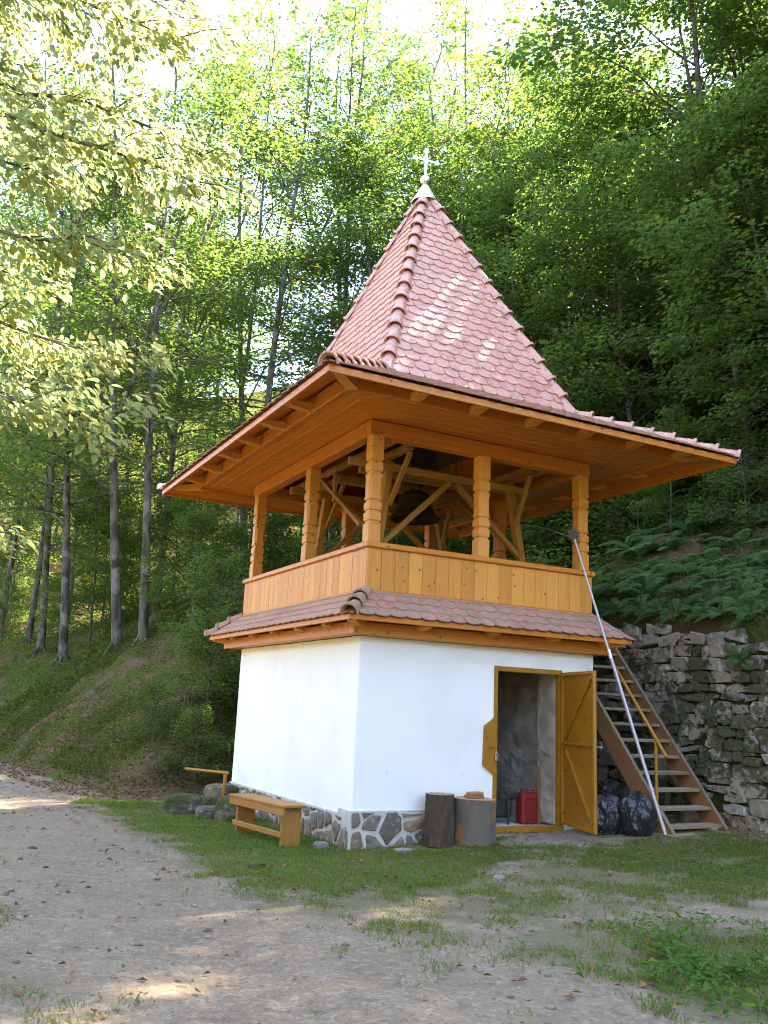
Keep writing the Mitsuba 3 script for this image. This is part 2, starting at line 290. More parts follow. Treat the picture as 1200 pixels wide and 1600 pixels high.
# plinth: mortar core with irregular field stones set proud of it
def stone_mesh(poly, place, depth, k, dome=.5, flat=False):
    """an irregular stone: outline (n,2), place(u, v, n) -> point; rounded towards its outer face"""
    p = np.asarray(poly); c = p.mean(0); n = len(p); r = rng
    rings = [(1.0, -.03), (.985, depth * .6), (.90, depth * .95)] if flat else [(1.0, -.03), (.99, depth * .45), (.90, depth * .85)]
    tl = r.normal(0, .10, 2) if flat else np.zeros(2)
    V = []
    for s, h in rings:
        q = c + (p - c) * s
        V.append(np.array([place(a, b, h + (h > 0) * (np.array([a, b]) - c) @ tl + r.normal(0, depth * .06)) for a, b in q]))
    V.append(np.array([place(c[0] + r.normal(0, .01), c[1] + r.normal(0, .01), depth * (1 + r.uniform(-.1, dome)))]))
    V = np.vstack(V); f = []
    for a in range(2):
        for i in range(n):
            j = (i + 1) % n; f += [[a * n + i, a * n + j, (a + 1) * n + j], [a * n + i, (a + 1) * n + j, (a + 1) * n + i]]
    for i in range(n): f.append([2 * n + i, 2 * n + (i + 1) % n, 3 * n])
    return V, np.array(f), np.full((len(V), 2), float(k) + .5)
def voronoi_cells(w, h, sx, sy, gap, seed, jitter=.42, rubble=False):
    """irregular cells covering [0,w] x [0,h]; returns outlines shrunk by half the joint"""
    r = np.random.default_rng(seed); pts = []
    ny = max(1, round(h / sy))
    for j in range(-1, ny + 1):
        nx = max(2, round(w / (sx * r.uniform(.8, 1.3))))
        for i in range(-1, nx + 1): pts.append(((i + .5 + (j % 2) * .5 + r.uniform(-jitter, jitter)) * w / nx, (j + .5 + r.uniform(-jitter, jitter)) * h / ny))
    if rubble:                                                    # clusters of small filling stones between the large ones
        pts = [p for p in pts if r.random() > .22]
        for p in list(pts):
            if r.random() < .30: pts.append((p[0] + r.choice([-1, 1]) * r.uniform(.05, .13), p[1] + r.uniform(-.08, .08)))
    vo = Voronoi(np.array(pts)); out = []; frame = sbox(0, 0, w, h)
    for reg in vo.point_region:
        reg = vo.regions[reg]
        if not reg or -1 in reg: continue
        g = Polygon(vo.vertices[reg]).intersection(frame)
        if g.is_empty or g.area < .0025: continue
        g = g.buffer(-gap * r.uniform(.7, 1.4))
        if g.is_empty or g.geom_type != 'Polygon' or g.area < .0018: continue
        g = g.buffer(-.02).buffer(.02, quad_segs=2) if g.area > .012 and not rubble else g
        if g.is_empty or g.geom_type != 'Polygon': continue
        c = np.array(g.simplify(.006).exterior.coords)[:-1]
        if len(c) < 3: continue
        if Polygon(c).exterior.is_ccw is False: c = c[::-1]
        q = []
        for i in range(len(c)):                                   # break long straight edges
            a, b = c[i], c[(i + 1) % len(c)]; q.append(a + r.normal(0, .004, 2))
            if np.linalg.norm(b - a) > .09: q.append((a + b) / 2 + r.normal(0, .009, 2))
        out.append(np.array(q))
    return out
PL = 0.025
m = MB()
m.box(-HX - PL, .12, -HY - PL, -HY + .3, -.1, .405, .006, 0); m.box(1.20, HX + PL, -HY - PL, -HY + .3, -.1, .405, .006, 0); m.box(.12, 1.20, -HY + .01, -HY + .3, -.1, .14, .004, 0)
m.box(-HX - PL, -HX + .3, -HY + .302, HY + PL, -.1, .352, .006, 1); m.box(HX - .3, HX + PL, -HY + .302, HY + PL, -.1, .40, .006, 1); m.box(-HX + .302, HX - .302, HY - .3, HY + PL, -.1, .4, .006, 0)
PLI = put(f'{TW}__plinth', m, 'mortar', label='low plinth of brown field stones in pale mortar')
for k, c in enumerate(voronoi_cells(1.82, .50, .25, .20, .021, 11, .46)):
    put(f'{PLI}__stone', stone_mesh(c, lambda a, b, n: (-HX - PL + a, -HY - PL - n, -.1 + b), .022, 100 + k, .2), 'plinth_stone', smooth=True)
for k, c in enumerate(voronoi_cells(4.12, .45, .21, .20, .020, 12, .46)):
    put(f'{PLI}__stone', stone_mesh(c, lambda a, b, n: (-HX - PL - n, HY + PL - a, -.1 + b), .022, 300 + k, .2), 'plinth_stone', smooth=True)

# door: painted steel frame with a lock plate, open leaf with braces
m = MB(); y0, y1 = -HY - .012, -HY + .06
m.box(.142, .196, y0, y1, .14, 2.076, .003, 2); m.box(1.126, 1.18, y0, y1, .2, 2.076, .003, 2); m.box(.196, 1.126, y0, y1, 2.016, 2.076, .003, 0)
DF = put(f'{TW}__door_frame', m, 'ochre_paint', label='ochre painted steel door frame')
m = MB(); m.box(.142, 1.18, -HY - .02, -HY + .05, .13, .198, .004, 0); put(f'{DF}__sill', m, 'ochre_paint')
m = MB(); pl = np.array([(.160, 1.47), (.0, 1.36), (-.012, .90), (.150, .79)])
m.prism([(a, -HY - .035, b) for a, b in pl[::-1]], (0, .034, 0)); put(f'{DF}__lock_plate', m, 'ochre_paint', label='ochre plate with bolts beside the doorway')
m = MB(); m.tube([(.03, -HY - .06, 1.24), (.03, -HY - .03, 1.24)], .014); m.tube([(.06, -HY - .055, 1.12), (.13, -HY - .055, 1.12)], .011); m.tube([(.09, -HY - .058, 1.12), (.09, -HY - .03, 1.12)], .009)
put(f'{DF}__bolt', m, 'ochre_paint', smooth=40)
m = MB(); m.box(.135, .185, -HY - .075, -HY - .045, .955, 1.01, .008, 0)
a = np.linspace(0, math.pi, 9); m.tube(np.stack([.16 + .016 * np.cos(a), np.full(9, -HY - .06), 1.01 + .035 * np.sin(a) + .02], 1), .005, 6)
m.tube([(.144, -HY - .06, 1.0), (.144, -HY - .06, 1.03)], .005, 6); m.tube([(.176, -HY - .06, 1.0), (.176, -HY - .06, 1.03)], .005, 6)
put(f'{DF}__padlock', m, 'steel', smooth=40, label='small steel padlock hanging open')
HG, OUT = np.array([1.17, -2.085]), np.array([.925, -2.99])
dv = unit(OUT - HG); nv = np.array([dv[1], -dv[0]])
if nv[0] > 0: nv = -nv                                            # towards the camera side (-x)
LW = np.linalg.norm(OUT - HG); zb, zt = .225, 2.045
P3 = lambda s, z, n=0.0: np.array([*(HG + dv * s + nv * n), z])
m = MB(); m.prism([P3(.01, zb), P3(LW, zb), P3(LW, zt), P3(.01, zt)], np.array([*(-nv * .004), 0]))
DR = put(f'{TW}__door', m, 'ochre_paint', label='open ochre steel door leaf with diagonal braces')
N3 = (nv[0], nv[1], 0)
m = MB()
for a, b in ((P3(.02, zb, .018), P3(.02, zt, .018)), (P3(LW - .02, zb, .018), P3(LW - .02, zt, .018))): m.bar(a, b, .04, .035, N3, .003)
for z in (zb + .02, zt - .02): m.bar(P3(.041, z, .018), P3(LW - .041, z, .018), .04, .035, N3, .003)
put(f'{DR}__edge_frame', m, 'ochre_paint')
zm = zb + (zt - zb) * .53
m = MB(); m.bar(P3(.041, zm, .016), P3(LW - .041, zm, .016), .028, .03, N3, .003); put(f'{DR}__brace', m, 'ochre_paint')
m = MB(); m.bar(P3(.07, zm + .03, .016), P3(LW - .06, zt - .06, .016), .03, .03, N3, .003); put(f'{DR}__brace', m, 'ochre_paint')
m = MB(); m.bar(P3(.07, zm - .03, .016), P3(LW - .06, zb + .06, .016), .03, .03, N3, .003); put(f'{DR}__brace', m, 'ochre_paint')
m = MB(); m.tube([P3(LW - .06, zm - .01, -.03), P3(LW + .07, zm - .01, -.03)], .009); put(f'{DR}__bolt', m, 'steel', smooth=40)
m = MB(); m.tube([P3(-.012, .45, 0), P3(-.012, .6, 0)], .012); put(f'{DR}__hinge', m, 'ochre_paint', smooth=40)
m = MB(); m.tube([P3(-.012, 1.6, 0), P3(-.012, 1.75, 0)], .012); put(f'{DR}__hinge', m, 'ochre_paint', smooth=40)

# skirt roof between ground floor and gallery
SX0, SX1, SY0, SY1, SZ = -2.03, 2.0, -2.44, 2.66, 2.50            # its eaves
RX0, RX1, RY0, RY1 = -1.665, 1.665, -2.07, 2.22                    # gallery outline
m = MB()
m.box(-1.86, 1.86, -2.20, -2.06, 2.305, 2.45, .008, 0); m.box(-1.86, 1.86, 2.3, 2.44, 2.305, 2.45, .008, 0)
m.box(-1.86, -1.73, -2.058, 2.298, 2.305, 2.45, .008, 1); m.box(1.73, 1.86, -2.058, 2.298, 2.305, 2.45, .008, 1)
FB = put(f'{TW}__floor_beam', m, 'pine_timber', label='dark orange timber ring beam on top of the white walls')
m = MB(); m.box(-1.73, 1.73, -2.058, 2.29, 2.46, 2.50, .003); put(f'{TW}__gallery_floor', m, 'grey_wood')
def tail(p, d, zt, L, w=.09, h=.10):
    """a rafter tail with a stepped, rounded end; p: outer end, d: inward direction"""
    m = MB(); d = np.array([*d, 0.0]); p = np.array([*p, zt]); s = np.cross(d, [0, 0, 1])
    prof = [(0, 0), (0, -.5 * h), (.012, -.62 * h), (.085, -.66 * h), (.09, -.78 * h), (.175, -.82 * h), (.18, -.94 * h), (.27, -h), (L, -h), (L, 0)]
    for a, b in zip(prof[:-2], prof[1:-1]):
        if abs(a[0] - b[0]) < 1e-6: continue
    P = [p + d * a + np.array([0, 0, b]) - s * w / 2 for a, b in prof]
    Q = [x + s * w for x in P]; n = len(P); c0 = p + d * L - s * w / 2 ; V = P + Q
    f = [[n - 1, i, i + 1] for i in range(n - 2)] + [[2 * n - 1, n + i + 1, n + i] for i in range(n - 2)]
    for i in range(n): j = (i + 1) % n; f += [[i, n + i, n + j], [i, n + j, j]]
    k = rng.integers(0, 4000); uv = [(a, 10 * k + 5 + b) for a, b in prof] * 2
    return m.add(V, f, uv)
LR = f'{TW}__skirt_roof'
m = MB()                                                           # boarding under the tiles
for (a, b, c, d) in (((SX0, SY0), (SX1, SY0), (RX1, RY0), (RX0, RY0)), ((SX0, SY1), (SX0, SY0), (RX0, RY0), (RX0, RY1)), ((SX1, SY0), (SX1, SY1), (RX1, RY1), (RX1, RY0)), ((SX1, SY1), (SX0, SY1), (RX0, RY1), (RX1, RY1))):
    m.prism([(*a, SZ - .005), (*b, SZ - .005), (*c, 2.80), (*d, 2.80)], (0, 0, -.02))
put(LR, m, 'pine_timber', exact=True, label='narrow skirt roof of old dull clay tiles around the gallery')
m = MB()
m.box(SX0, SX1, SY0 - .001, SY0 + .024, SZ - .06, SZ - .004, .003, 0); m.box(SX0, SX1, SY1 - .024, SY1, SZ - .06, SZ - .004, .003, 0)
m.box(SX0, SX0 + .024, SY0 + .025, SY1 - .025, SZ - .06, SZ - .004, .003, 1); m.box(SX1 - .024, SX1, SY0 + .025, SY1 - .025, SZ - .06, SZ - .004, .003, 1)
put(f'{LR}__fascia', m, 'pine_timber')
for x in (-1.0, -.05, .85, 1.7): put(f'{LR}__rafter_tail', tail((x, SY0 + .06), (0, 1), SZ - .03, .3, .10, .085), 'pine_board')
for y in (-1.6, -.75, .1, .95, 1.8): put(f'{LR}__rafter_tail', tail((SX0 + .06, y), (1, 0), SZ - .03, .3, .10, .085), 'pine_board')
for x, y in ((SX0 + .05, SY0 + .05), (SX1 - .05, SY0 + .05), (SX0 + .05, SY1 - .05)):
    d = unit((-np.sign(x), -np.sign(y))); put(f'{LR}__rafter_tail', tail((x, y), d, SZ - .03, .42, .10, .085), 'pine_board')

def tile_outline(w, L):
    a = np.linspace(math.pi, 2 * math.pi, 7); r = w / 2
    return np.vstack([[(w / 2, L), (-w / 2, L)], np.stack([r * np.cos(a), .5 * r + .5 * r * np.sin(a)], 1)])
def tile_field(o, ex, ey, poly, w, e, thick=.014, lift=.030, L=None, seed=0):
    """plain tiles with rounded lower ends, in overlapping rows on the plane o + u*ex + v*ey, cut to the outline poly"""
    r = np.random.default_rng(seed); en = np.cross(ex, ey); L = L or e * 1.75; out = []; g = Polygon(poly)
    u0, v0, u1, v1 = g.bounds; rows = int((v1 - v0) / e) + 1; big = g.buffer(.02, join_style=2)
    for j in range(rows):
        v = v0 + j * e; off = (j % 2) * .5
        for i in range(int((u1 - u0) / w) + 3):
            u = u0 + (i - 1 + off) * w + r.normal(0, .002)
            q = Polygon(tile_outline(w - .006, L) + (u, v + r.normal(0, .0025))).intersection(big)
            if q.is_empty or q.geom_type != 'Polygon' or q.area < .003: continue
            c = np.array(q.exterior.coords)[:-1]
            if not q.exterior.is_ccw: c = c[::-1]
            li = lift + r.normal(0, .0012); tl = r.normal(0, .003)
            h = thick * .4 + li * (1 - (c[:, 1] - v) / L) + tl * (c[:, 0] - u)
            top = o + c[:, :1] * ex + c[:, 1:] * ey + (h + thick)[:, None] * en; bot = top - thick * en
            n = len(c); f = [[0, a, a + 1] for a in range(1, n - 1)] + [[a, n + a, n + (a + 1) % n] for a in range(n)] + [[a, n + (a + 1) % n, (a + 1) % n] for a in range(n)]
            k = r.integers(0, 900)
            out.append((np.vstack([top, bot]), np.array(f), np.full((2 * n, 2), k + .5), v))
    return out
def roof_plane(a, b, c, d):
    """outline a b (eave, left to right seen from outside) c d (upper edge) as (o, ex, ey, polygon)"""
    a, b, c, d = (np.asarray(x, float) for x in (a, b, c, d)); ex = unit(b - a); n = unit(np.cross(b - a, (c + d) / 2 - a)); ey = np.cross(n, ex)
    return a, ex, ey, [((p - a) @ ex, (p - a) @ ey) for p in (a, b, c, d)]
skirt = [((SX0, SY0), (SX1, SY0), (RX1, RY0), (RX0, RY0)), ((SX0, SY1), (SX0, SY0), (RX0, RY0), (RX0, RY1)), ((SX1, SY0), (SX1, SY1), (RX1, RY1), (RX1, RY0)), ((SX1, SY1), (SX0, SY1), (RX0, RY1), (RX1, RY1))]
rest = MB()
for n, (a, b, c, d) in enumerate(skirt):
    o, ex, ey, poly = roof_plane((*a, SZ), (*b, SZ), (*c, 2.80), (*d, 2.80))
    poly = [(u, v - .03 if v < .01 else v) for u, v in poly]
    for v, f, uv, _ in tile_field(o, ex, ey, poly, .20, .150, .013, .018, seed=n):
        if n < 2: put(f'{LR}__tile', (v, f, uv), 'old_clay_tile')
        else: rest.add(v, f, uv)
put(f'{LR}__far_tiles', rest, 'old_clay_tile', kind='stuff')
def hip_tile(p, d, up, L=.34, r0=.085, r1=.11):
    """half-round hip tile: p lower end, d unit vector up the hip; flared collar at the lower end"""
    m = MB(); s = unit(np.cross(d, up)); u = np.cross(s, d); a = np.linspace(-.12, math.pi + .12, 10)
    st = [(0, r1 + .018), (.035, r1 + .020), (.045, r1), (L * .6, (r0 + r1) / 2), (L, r0)]
    V = []
    for t, r in st: V.append(p + d * t + r * (np.cos(a)[:, None] * s + np.sin(a)[:, None] * u * 1.05))
    for t, r in st[::-1]: V.append(p + d * t + (r - .016) * (np.cos(a)[:, None] * s + np.sin(a)[:, None] * u * 1.05))
    V.append(V[0]); n = len(a); f = []
    for i in range(len(V) - 1):
        for j in range(n - 1): f.append([i * n + j, i * n + j + 1, (i + 1) * n + j + 1, (i + 1) * n + j])
    VV = np.vstack(V); return m.add(VV, f, np.full((len(VV), 2), rng.integers(0, 900) + .5))
def hip_run(key, a, b, step, mtl, r0=.085, r1=.11):
    a, b = np.asarray(a, float), np.asarray(b, float); L = np.linalg.norm(b - a); d = (b - a) / L; n = max(1, round(L / step))
    for i in range(n):
        up = unit(np.array([0, 0, 1]) - d * d[2]) + rng.normal(0, .02, 3)
        p = a + d * (i * L / n) + up * (.012 + .006 * (i % 2))
        put(key, hip_tile(p, unit(d + rng.normal(0, .008, 3) - up * .05), up, L / n * 1.16, r0, r1), mtl, smooth=35)
for (a, c) in (((SX0, SY0), (RX0, RY0)), ((SX1, SY0), (RX1, RY0)), ((SX0, SY1), (RX0, RY1))):
    if a[0] < 0: hip_run(f'{LR}__hip_tile', (a[0] * 1.01, a[1] * 1.01, SZ - .01), (*c, 2.80), .21, 'old_clay_tile', .068, .088)

# gallery parapet: vertical boards, cap rail, foot trim
RL = f'{TW}__parapet'
m = MB(); ZR0, ZR1 = 2.80, 3.36
cap = [(-1.70, 1.70, -2.11, -2.02, 0), (-1.70, 1.70, 2.17, 2.26, 0), (-1.70, -1.61, -2.018, 2.168, 1), (1.61, 1.70, -2.018, 2.168, 1)]
for x0, x1, y0, y1, ax in cap: m.box(x0, x1, y0, y1, ZR1 - .03, ZR1 + .035, .01, ax)
put(RL, m, 'pine_timber', exact=True, label='boarded pine parapet with darker cap rail')
m = MB()
m.box(RX0 - .012, RX1 + .012, RY0 - .022, RY0 - .006, ZR0 - .01, ZR0 + .04, .003, 0); m.box(RX0 - .022, RX0 - .006, RY0, RY1, ZR0 - .01, ZR0 + .04, .003, 1); m.box(RX1 + .006, RX1 + .022, RY0, RY1, ZR0 - .01, ZR0 + .04, .003, 1)
put(f'{RL}__foot_trim', m, 'pine_timber')
m = MB(); m.box(RX0 + .02, RX1 - .02, RY0 + .02, RY0 + .05, ZR0 - .3, ZR1 - .035, .003, 0); m.box(RX0 + .02, RX0 + .05, RY0 + .052, RY1 - .052, ZR0 - .3, ZR1 - .035, .003, 1)
m.box(RX1 - .05, RX1 - .02, RY0 + .052, RY1 - .052, ZR0 - .3, ZR1 - .035, .003, 1); m.box(RX0 + .02, RX1 - .02, RY1 - .05, RY1 - .02, ZR0 - .3, ZR1 - .035, .003, 0)
put(f'{RL}__backing', m, 'pine_timber')
def boards(a, b, outward, n):
    a, b, o = np.array([*a, 0.0]), np.array([*b, 0.0]), np.array([*outward, 0.0])
    for i in range(n):
        w = np.linalg.norm(b - a) / n; c = lerp(a, b, (i + .5) / n) + o * rng.uniform(-.0015, .0015)
        m = MB(); m.bar(c + (0, 0, ZR0 - .02), c + (0, 0, ZR1 - .032), .020, w - .004, o if False else np.cross(o, (0, 0, 1)), .004)
        put(f'{RL}__board', m, 'pine_board')
boards((RX0, RY0 + .008), (RX1, RY0 + .008), (0, -1), 18)
boards((RX0 + .008, RY1), (RX0 + .008, RY0 + .02), (-1, 0), 23)
boards((RX1 - .008, RY0 + .02), (RX1 - .008, RY1), (1, 0), 23)
boards((RX1, RY1 - .008), (RX0, RY1 - .008), (0, 1), 18)

# carved posts
def post(x, y, z0=3.395, z1=4.70, w=.082):
    L = z1 - z0; g = .016; c = .010
    prof = [(0, w, c), (.175, w, c), (.185, w - g, c), (.197, w - g, c), (.207, w, c), (.275, w, c), (.285, w - g, c), (.295, w - g, c), (.305, w, c), (.368, w, c), (.378, w - g, c), (.390, w - g, c),
            (.402, w, c), (.43, w, .03), (.60, w, .03), (.625, w, c), (.635, w, c), (.645, w - g, c), (.657, w - g, c), (.667, w, c), (.742, w, c), (.752, w - g, c), (.764, w - g, c), (.774, w, c), (1, w, c)]
    V, U = [], []; k = rng.integers(0, 4000)
    for t, h, e in prof:
        e = max(e, .004)
        r = np.array([(-h + e, -h), (h - e, -h), (h, -h + e), (h, h - e), (h - e, h), (-h + e, h), (-h, h - e), (-h, -h + e)])
        V.append(np.column_stack([r + (x, y), np.full(8, z0 + t * L)])); U.append(np.stack([np.full(8, t * L), 10 * k + 5 + r[:, 0] + .8 * r[:, 1]], 1))
    f = []
    for i in range(len(prof) - 1):
        for j in range(8): f.append([i * 8 + j, i * 8 + (j + 1) % 8, (i + 1) * 8 + (j + 1) % 8, (i + 1) * 8 + j])
    return MB().add(np.vstack(V), f, np.vstack(U))
PX, PY = (-1.575, -.035, 1.565), (-1.965, -.08, 2.01)
for x in PX:
    for y in PY:
        if (x, y) != (PX[1], PY[1]): put(f'{TW}__post', post(x, y), 'pine_board')

# upper ring beam, soffit, header boards, rafter tails, fascia
m = MB(); BX0, BX1, BY0, BY1 = -1.68, 1.68, -2.03, 2.08
m.box(BX0, BX1, BY0, BY0 + .15, 4.70, 4.893, .008, 0); m.box(BX0, BX1, BY1 - .15, BY1, 4.70, 4.893, .008, 0)
m.box(BX0, BX0 + .15, BY0 + .152, BY1 - .152, 4.70, 4.893, .008, 1); m.box(BX1 - .15, BX1, BY0 + .152, BY1 - .152, 4.70, 4.893, .008, 1)
put(f'{TW}__roof_beam', m, 'pine_timber', label='broad orange timber beam resting on the carved posts')
EX0, EX1, EY0, EY1, EZ = -2.86, 2.95, -3.40, 3.28, 4.87
HX0, HX1, HY0, HY1 = -2.38, 2.46, -2.88, 2.80
SO = f'{TW}__soffit'
npl = 5
for i in range(npl):                                              # planks parallel to each side, mitred at the corners
    a, b = i / npl, (i + 1) / npl - .004
    def rect(t): return [(lerp(BX0 + .01, HX0, t), lerp(BY0 + .01, HY0, t)), (lerp(BX1 - .01, HX1, t), lerp(BY0 + .01, HY0, t)), (lerp(BX1 - .01, HX1, t), lerp(BY1 - .01, HY1, t)), (lerp(BX0 + .01, HX0, t), lerp(BY1 - .01, HY1, t))]
    ra, rb = rect(a), rect(b)
    for s in range(4):
        m = MB(); q = [ra[s], ra[(s + 1) % 4], rb[(s + 1) % 4], rb[s]]; k = rng.integers(0, 4000)
        z = 4.899 + rng.uniform(0, .004)
        cc = 0 if s % 2 == 0 else 1
        m.prism([(*p, z) for p in q], (0, 0, .018), [(p[cc], 10 * k + 5 + p[1 - cc]) for p in q]); put(f'{SO}__plank', m, 'soffit_wood')
m = MB()
for i in range(1, npl):
    q = rect(i / npl - .002)
    for j in range(4): m.bar((*q[j], 4.898), (*q[(j + 1) % 4], 4.898), .008, .006, (0, 0, 1), .002)
put(f'{SO}__joint_bead', m, 'pine_board')
m = MB()
m.box(HX0 - .03, HX1 + .03, HY0 - .03, HY0, 4.862, 5.04, .005, 0); m.box(HX0 - .03, HX1 + .03, HY1, HY1 + .03, 4.862, 5.04, .005, 0)
m.box(HX0 - .03, HX0, HY0 + .002, HY1 - .002, 4.862, 5.04, .005, 1); m.box(HX1, HX1 + .03, HY0 + .002, HY1 - .002, 4.862, 5.04, .005, 1)
put(SO, m, 'pine_timber', exact=True, label='orange plank soffit under the wide eaves')
for i in range(7):
    x = -2.38 + .05 + i * .79
    if 0 < i < 7: put(f'{SO}__rafter_tail', tail((x - .05, EY0 + .16), (0, 1), EZ + .085, .40, .12, .085), 'pine_board')
for i in range(7):
    y = -2.88 + .12 + i * .86
    if 0 < i < 7:
        put(f'{SO}__rafter_tail', tail((EX0 + .10, y), (1, 0), EZ + .085, .40, .12, .085), 'pine_board')
        put(f'{SO}__rafter_tail', tail((EX1 - .10, y), (-1, 0), EZ + .085, .40, .12, .085), 'pine_board')
for x, y in ((EX0 + .10, EY0 + .10), (EX1 - .10, EY0 + .10), (EX0 + .10, EY1 - .10), (EX1 - .1, EY1 - .1)):
    put(f'{SO}__rafter_tail', tail((x, y), unit((-np.sign(x), -np.sign(y))), EZ + .075, .6, .12, .085), 'pine_board')
m = MB()
m.box(EX0, EX1, EY0, EY0 + .024, 4.795, 4.872, .004, 0); m.box(EX0, EX1, EY1 - .024, EY1, 4.795, 4.872, .004, 0)
m.box(EX0, EX0 + .024, EY0 + .026, EY1 - .026, 4.795, 4.872, .004, 1); m.box(EX1 - .024, EX1, EY0 + .026, EY1 - .026, 4.795, 4.872, .004, 1)
put(f'{SO}__fascia', m, 'pine_timber')

# main roof: shallow flared foot, steep pyramid
CX, CY = .04, -.06; KX, KY, KZ, AZ = 1.47, 1.80, 5.60, 9.52
RF = f'{TW}__roof'
E4 = [(EX0, EY0, EZ), (EX1, EY0, EZ), (EX1, EY1, EZ), (EX0, EY1, EZ)]
K4 = [(CX - KX, CY - KY, KZ), (CX + KX, CY - KY, KZ), (CX + KX, CY + KY, KZ), (CX - KX, CY + KY, KZ)]
TOPS = .035; A4 = [tuple(lerp(k, (CX, CY, AZ), 1 - TOPS)) for k in K4]
def shell_part(quads):
    m = MB()
    for q in quads:
        q = np.array(q); n = unit(np.cross(q[1] - q[0], q[3] - q[0])); m.prism(q, -n * .03, [(p[0] + p[1], 10045 + p[2]) for p in q])
    return m
put(RF, shell_part([[K4[s], K4[(s + 1) % 4], A4[(s + 1) % 4], A4[s]] for s in range(4)]), 'old_roof_wood', exact=True, label='tall pyramid roof of rounded red clay tiles with flared foot')
put(f'{RF}__eaves_boarding', shell_part([[E4[s], E4[(s + 1) % 4], K4[(s + 1) % 4], K4[s]] for s in range(4)]), 'soffit_wood')
fields = []
rest = MB(); foot = MB(); singles = 0
for s in (0, 3, 1, 2):
    j = (s + 1) % 4
    o, ex, ey, poly = roof_plane(K4[s], K4[j], A4[j], A4[s])
    for v, f, uv, h in tile_field(o, ex, ey, poly, .222, .152, .015, .026, seed=20 + s):
        if s in (0, 3) and singles < 299: put(f'{RF}__tile', (v, f, uv), 'clay_tile'); singles += 1
        else: rest.add(v, f, uv)
for s in range(4):
    j = (s + 1) % 4
    o, ex, ey, poly = roof_plane(E4[s], E4[j], K4[j], K4[s]); poly = [(u, v - .04 if v < .01 else v) for u, v in poly]
    for v, f, uv, h in tile_field(o, ex, ey, poly, .222, .150, seed=40 + s): foot.add(v, f, uv)
put(f'{RF}__upper_tiles', rest, 'clay_tile', kind='stuff', label='remaining rows of rounded red clay tiles')
put(f'{RF}__eaves_tiles', foot, 'old_clay_tile', kind='stuff', label='dull weathered clay tiles on the flared foot of the roof')
for s in range(4):
    e = np.array(E4[s]); k = np.array(K4[s]); a = np.array(A4[s])
    hip_run(f'{RF}__hip_tile', e + unit(e - k) * .03, k, .29, 'clay_tile', .068, .092)
    hip_run(f'{RF}__hip_tile', k - (0, 0, .03), a, .315, 'clay_tile', .068, .092)
# sheet metal cap, ball and cross
FI = f'{TW}__finial'
zc = 9.36
put(FI, (*lathe([(.205, zc - .02), (.21, zc), (.14, zc + .12), (.07, zc + .26), (.04, zc + .31), (.0, zc + .315)], 20, (CX, CY, 0)),), 'sheet_metal', smooth=40, exact=True, label='shiny sheet metal cap with a ball and a cross')
b = np.linspace(-math.pi / 2, math.pi / 2, 13); zb_ = zc + .385
put(f'{FI}__ball', (*lathe(np.stack([.085 * np.cos(b), zb_ + .085 * np.sin(b)], 1), 20, (CX, CY, 0)),), 'sheet_metal', smooth=True)
m = MB(); zx = zc + .455; cr = unit((1, -.12, 0))
m.bar((CX, CY, zx), (CX, CY, zx + .44), .045, .02, (0, 1, 0), .004)
for sgn in (-1, 1): m.bar(np.array((CX, CY, zx + .29)) + cr * sgn * .024, np.array((CX, CY, zx + .29)) + cr * sgn * .17, .02, .04, (0, 0, 1), .004)
def lobe(c, r=.042):
    a = np.arange(10) * 2 * math.pi / 10; m.prism([np.asarray(c) + r * (np.cos(t) * cr + np.sin(t) * np.array([0, 0, 1])) + (0, .014, 0) for t in a], (0, -.028, 0))
for c in ((CX, CY, zx + .455), np.array((CX, CY, zx + .29)) + cr * .185, np.array((CX, CY, zx + .29)) - cr * .185): lobe(c)
for a in (45, 135, 225, 315):
    d = math.cos(math.radians(a)) * cr + math.sin(math.radians(a)) * np.array([0, 0, 1]); c = np.array((CX, CY, zx + .29)); m.bar(c + d * .03, c + d * .12, .012, .012, (0, 1, 0), .002)
put(f'{FI}__cross', m, 'sheet_metal')

# ------------------------------------------------------------------ bell frame and bell in the gallery
BF = thing('bell_trestle', 'brown timber trestle with slanting braces inside the open gallery', 'bell frame')
def timber(part, a, b, w=.09, h=.09, up=(0, 0, 1), mtl='frame_wood'):
    m = MB(); m.bar(a, b, w, h, up, .005); put(f'{BF}__{part}', m, mtl)
for y in (-1.0, 1.0):
    timber('beam', (-1.5, y - .06, 4.63), (1.35, y - .06, 4.63), .05, .10); timber('beam', (-1.2, y + .06, 4.63), (1.45, y + .06, 4.63), .05, .10)
    for s in (-1, 1):
        timber('leg', (s * .97 + .1, y, 4.72), (s * (1.2 if s > 0 else 1.0) + .22 * s + .1, y, 2.52), .10, .11, (0, 1, 0))
        timber('brace', (.12 + s * .05, y, 4.58), (s * 1.13 + .2, y, 3.62), .07, .08, (0, 1, 0))
        timber('cross_beam', (s * .95 + .1, y - .55, 4.82), (s * .95 + .1, y + .45, 4.82), .09, .09)
        timber('strut', (s * .95 + .12, y - .5, 4.76), (s * 1.02 + .14, y - .05, 4.12), .05, .06, (1, 0, 0))
for x in (-1.18, 1.2):
    timber('side_beam', (x, -1.75, 4.80), (x, 1.75, 4.80), .08, .08)
    timber('side_brace', (x, .55, 4.76), (x, -.85, 3.85), .06, .07, (1, 0, 0)); timber('side_strut', (x, .05, 4.76), (x, .05, 4.33), .05, .05, (1, 0, 0))
for y in (-.35, .35): timber('headstock', (-1.0, y, 4.76), (1.1, y, 4.76), .1, .12)
m = MB()
for dx in (-.06, .06): m.tube([(.12 + dx, -1.0, 4.5), (.12 + dx, -1.0, 4.95)], .01, 6)
put(f'{BF}__tie_bolt', m, 'dark_iron', smooth=40)
BL = thing('bell', 'large dark bronze bell hanging from the timber frame in the gallery', 'bell')
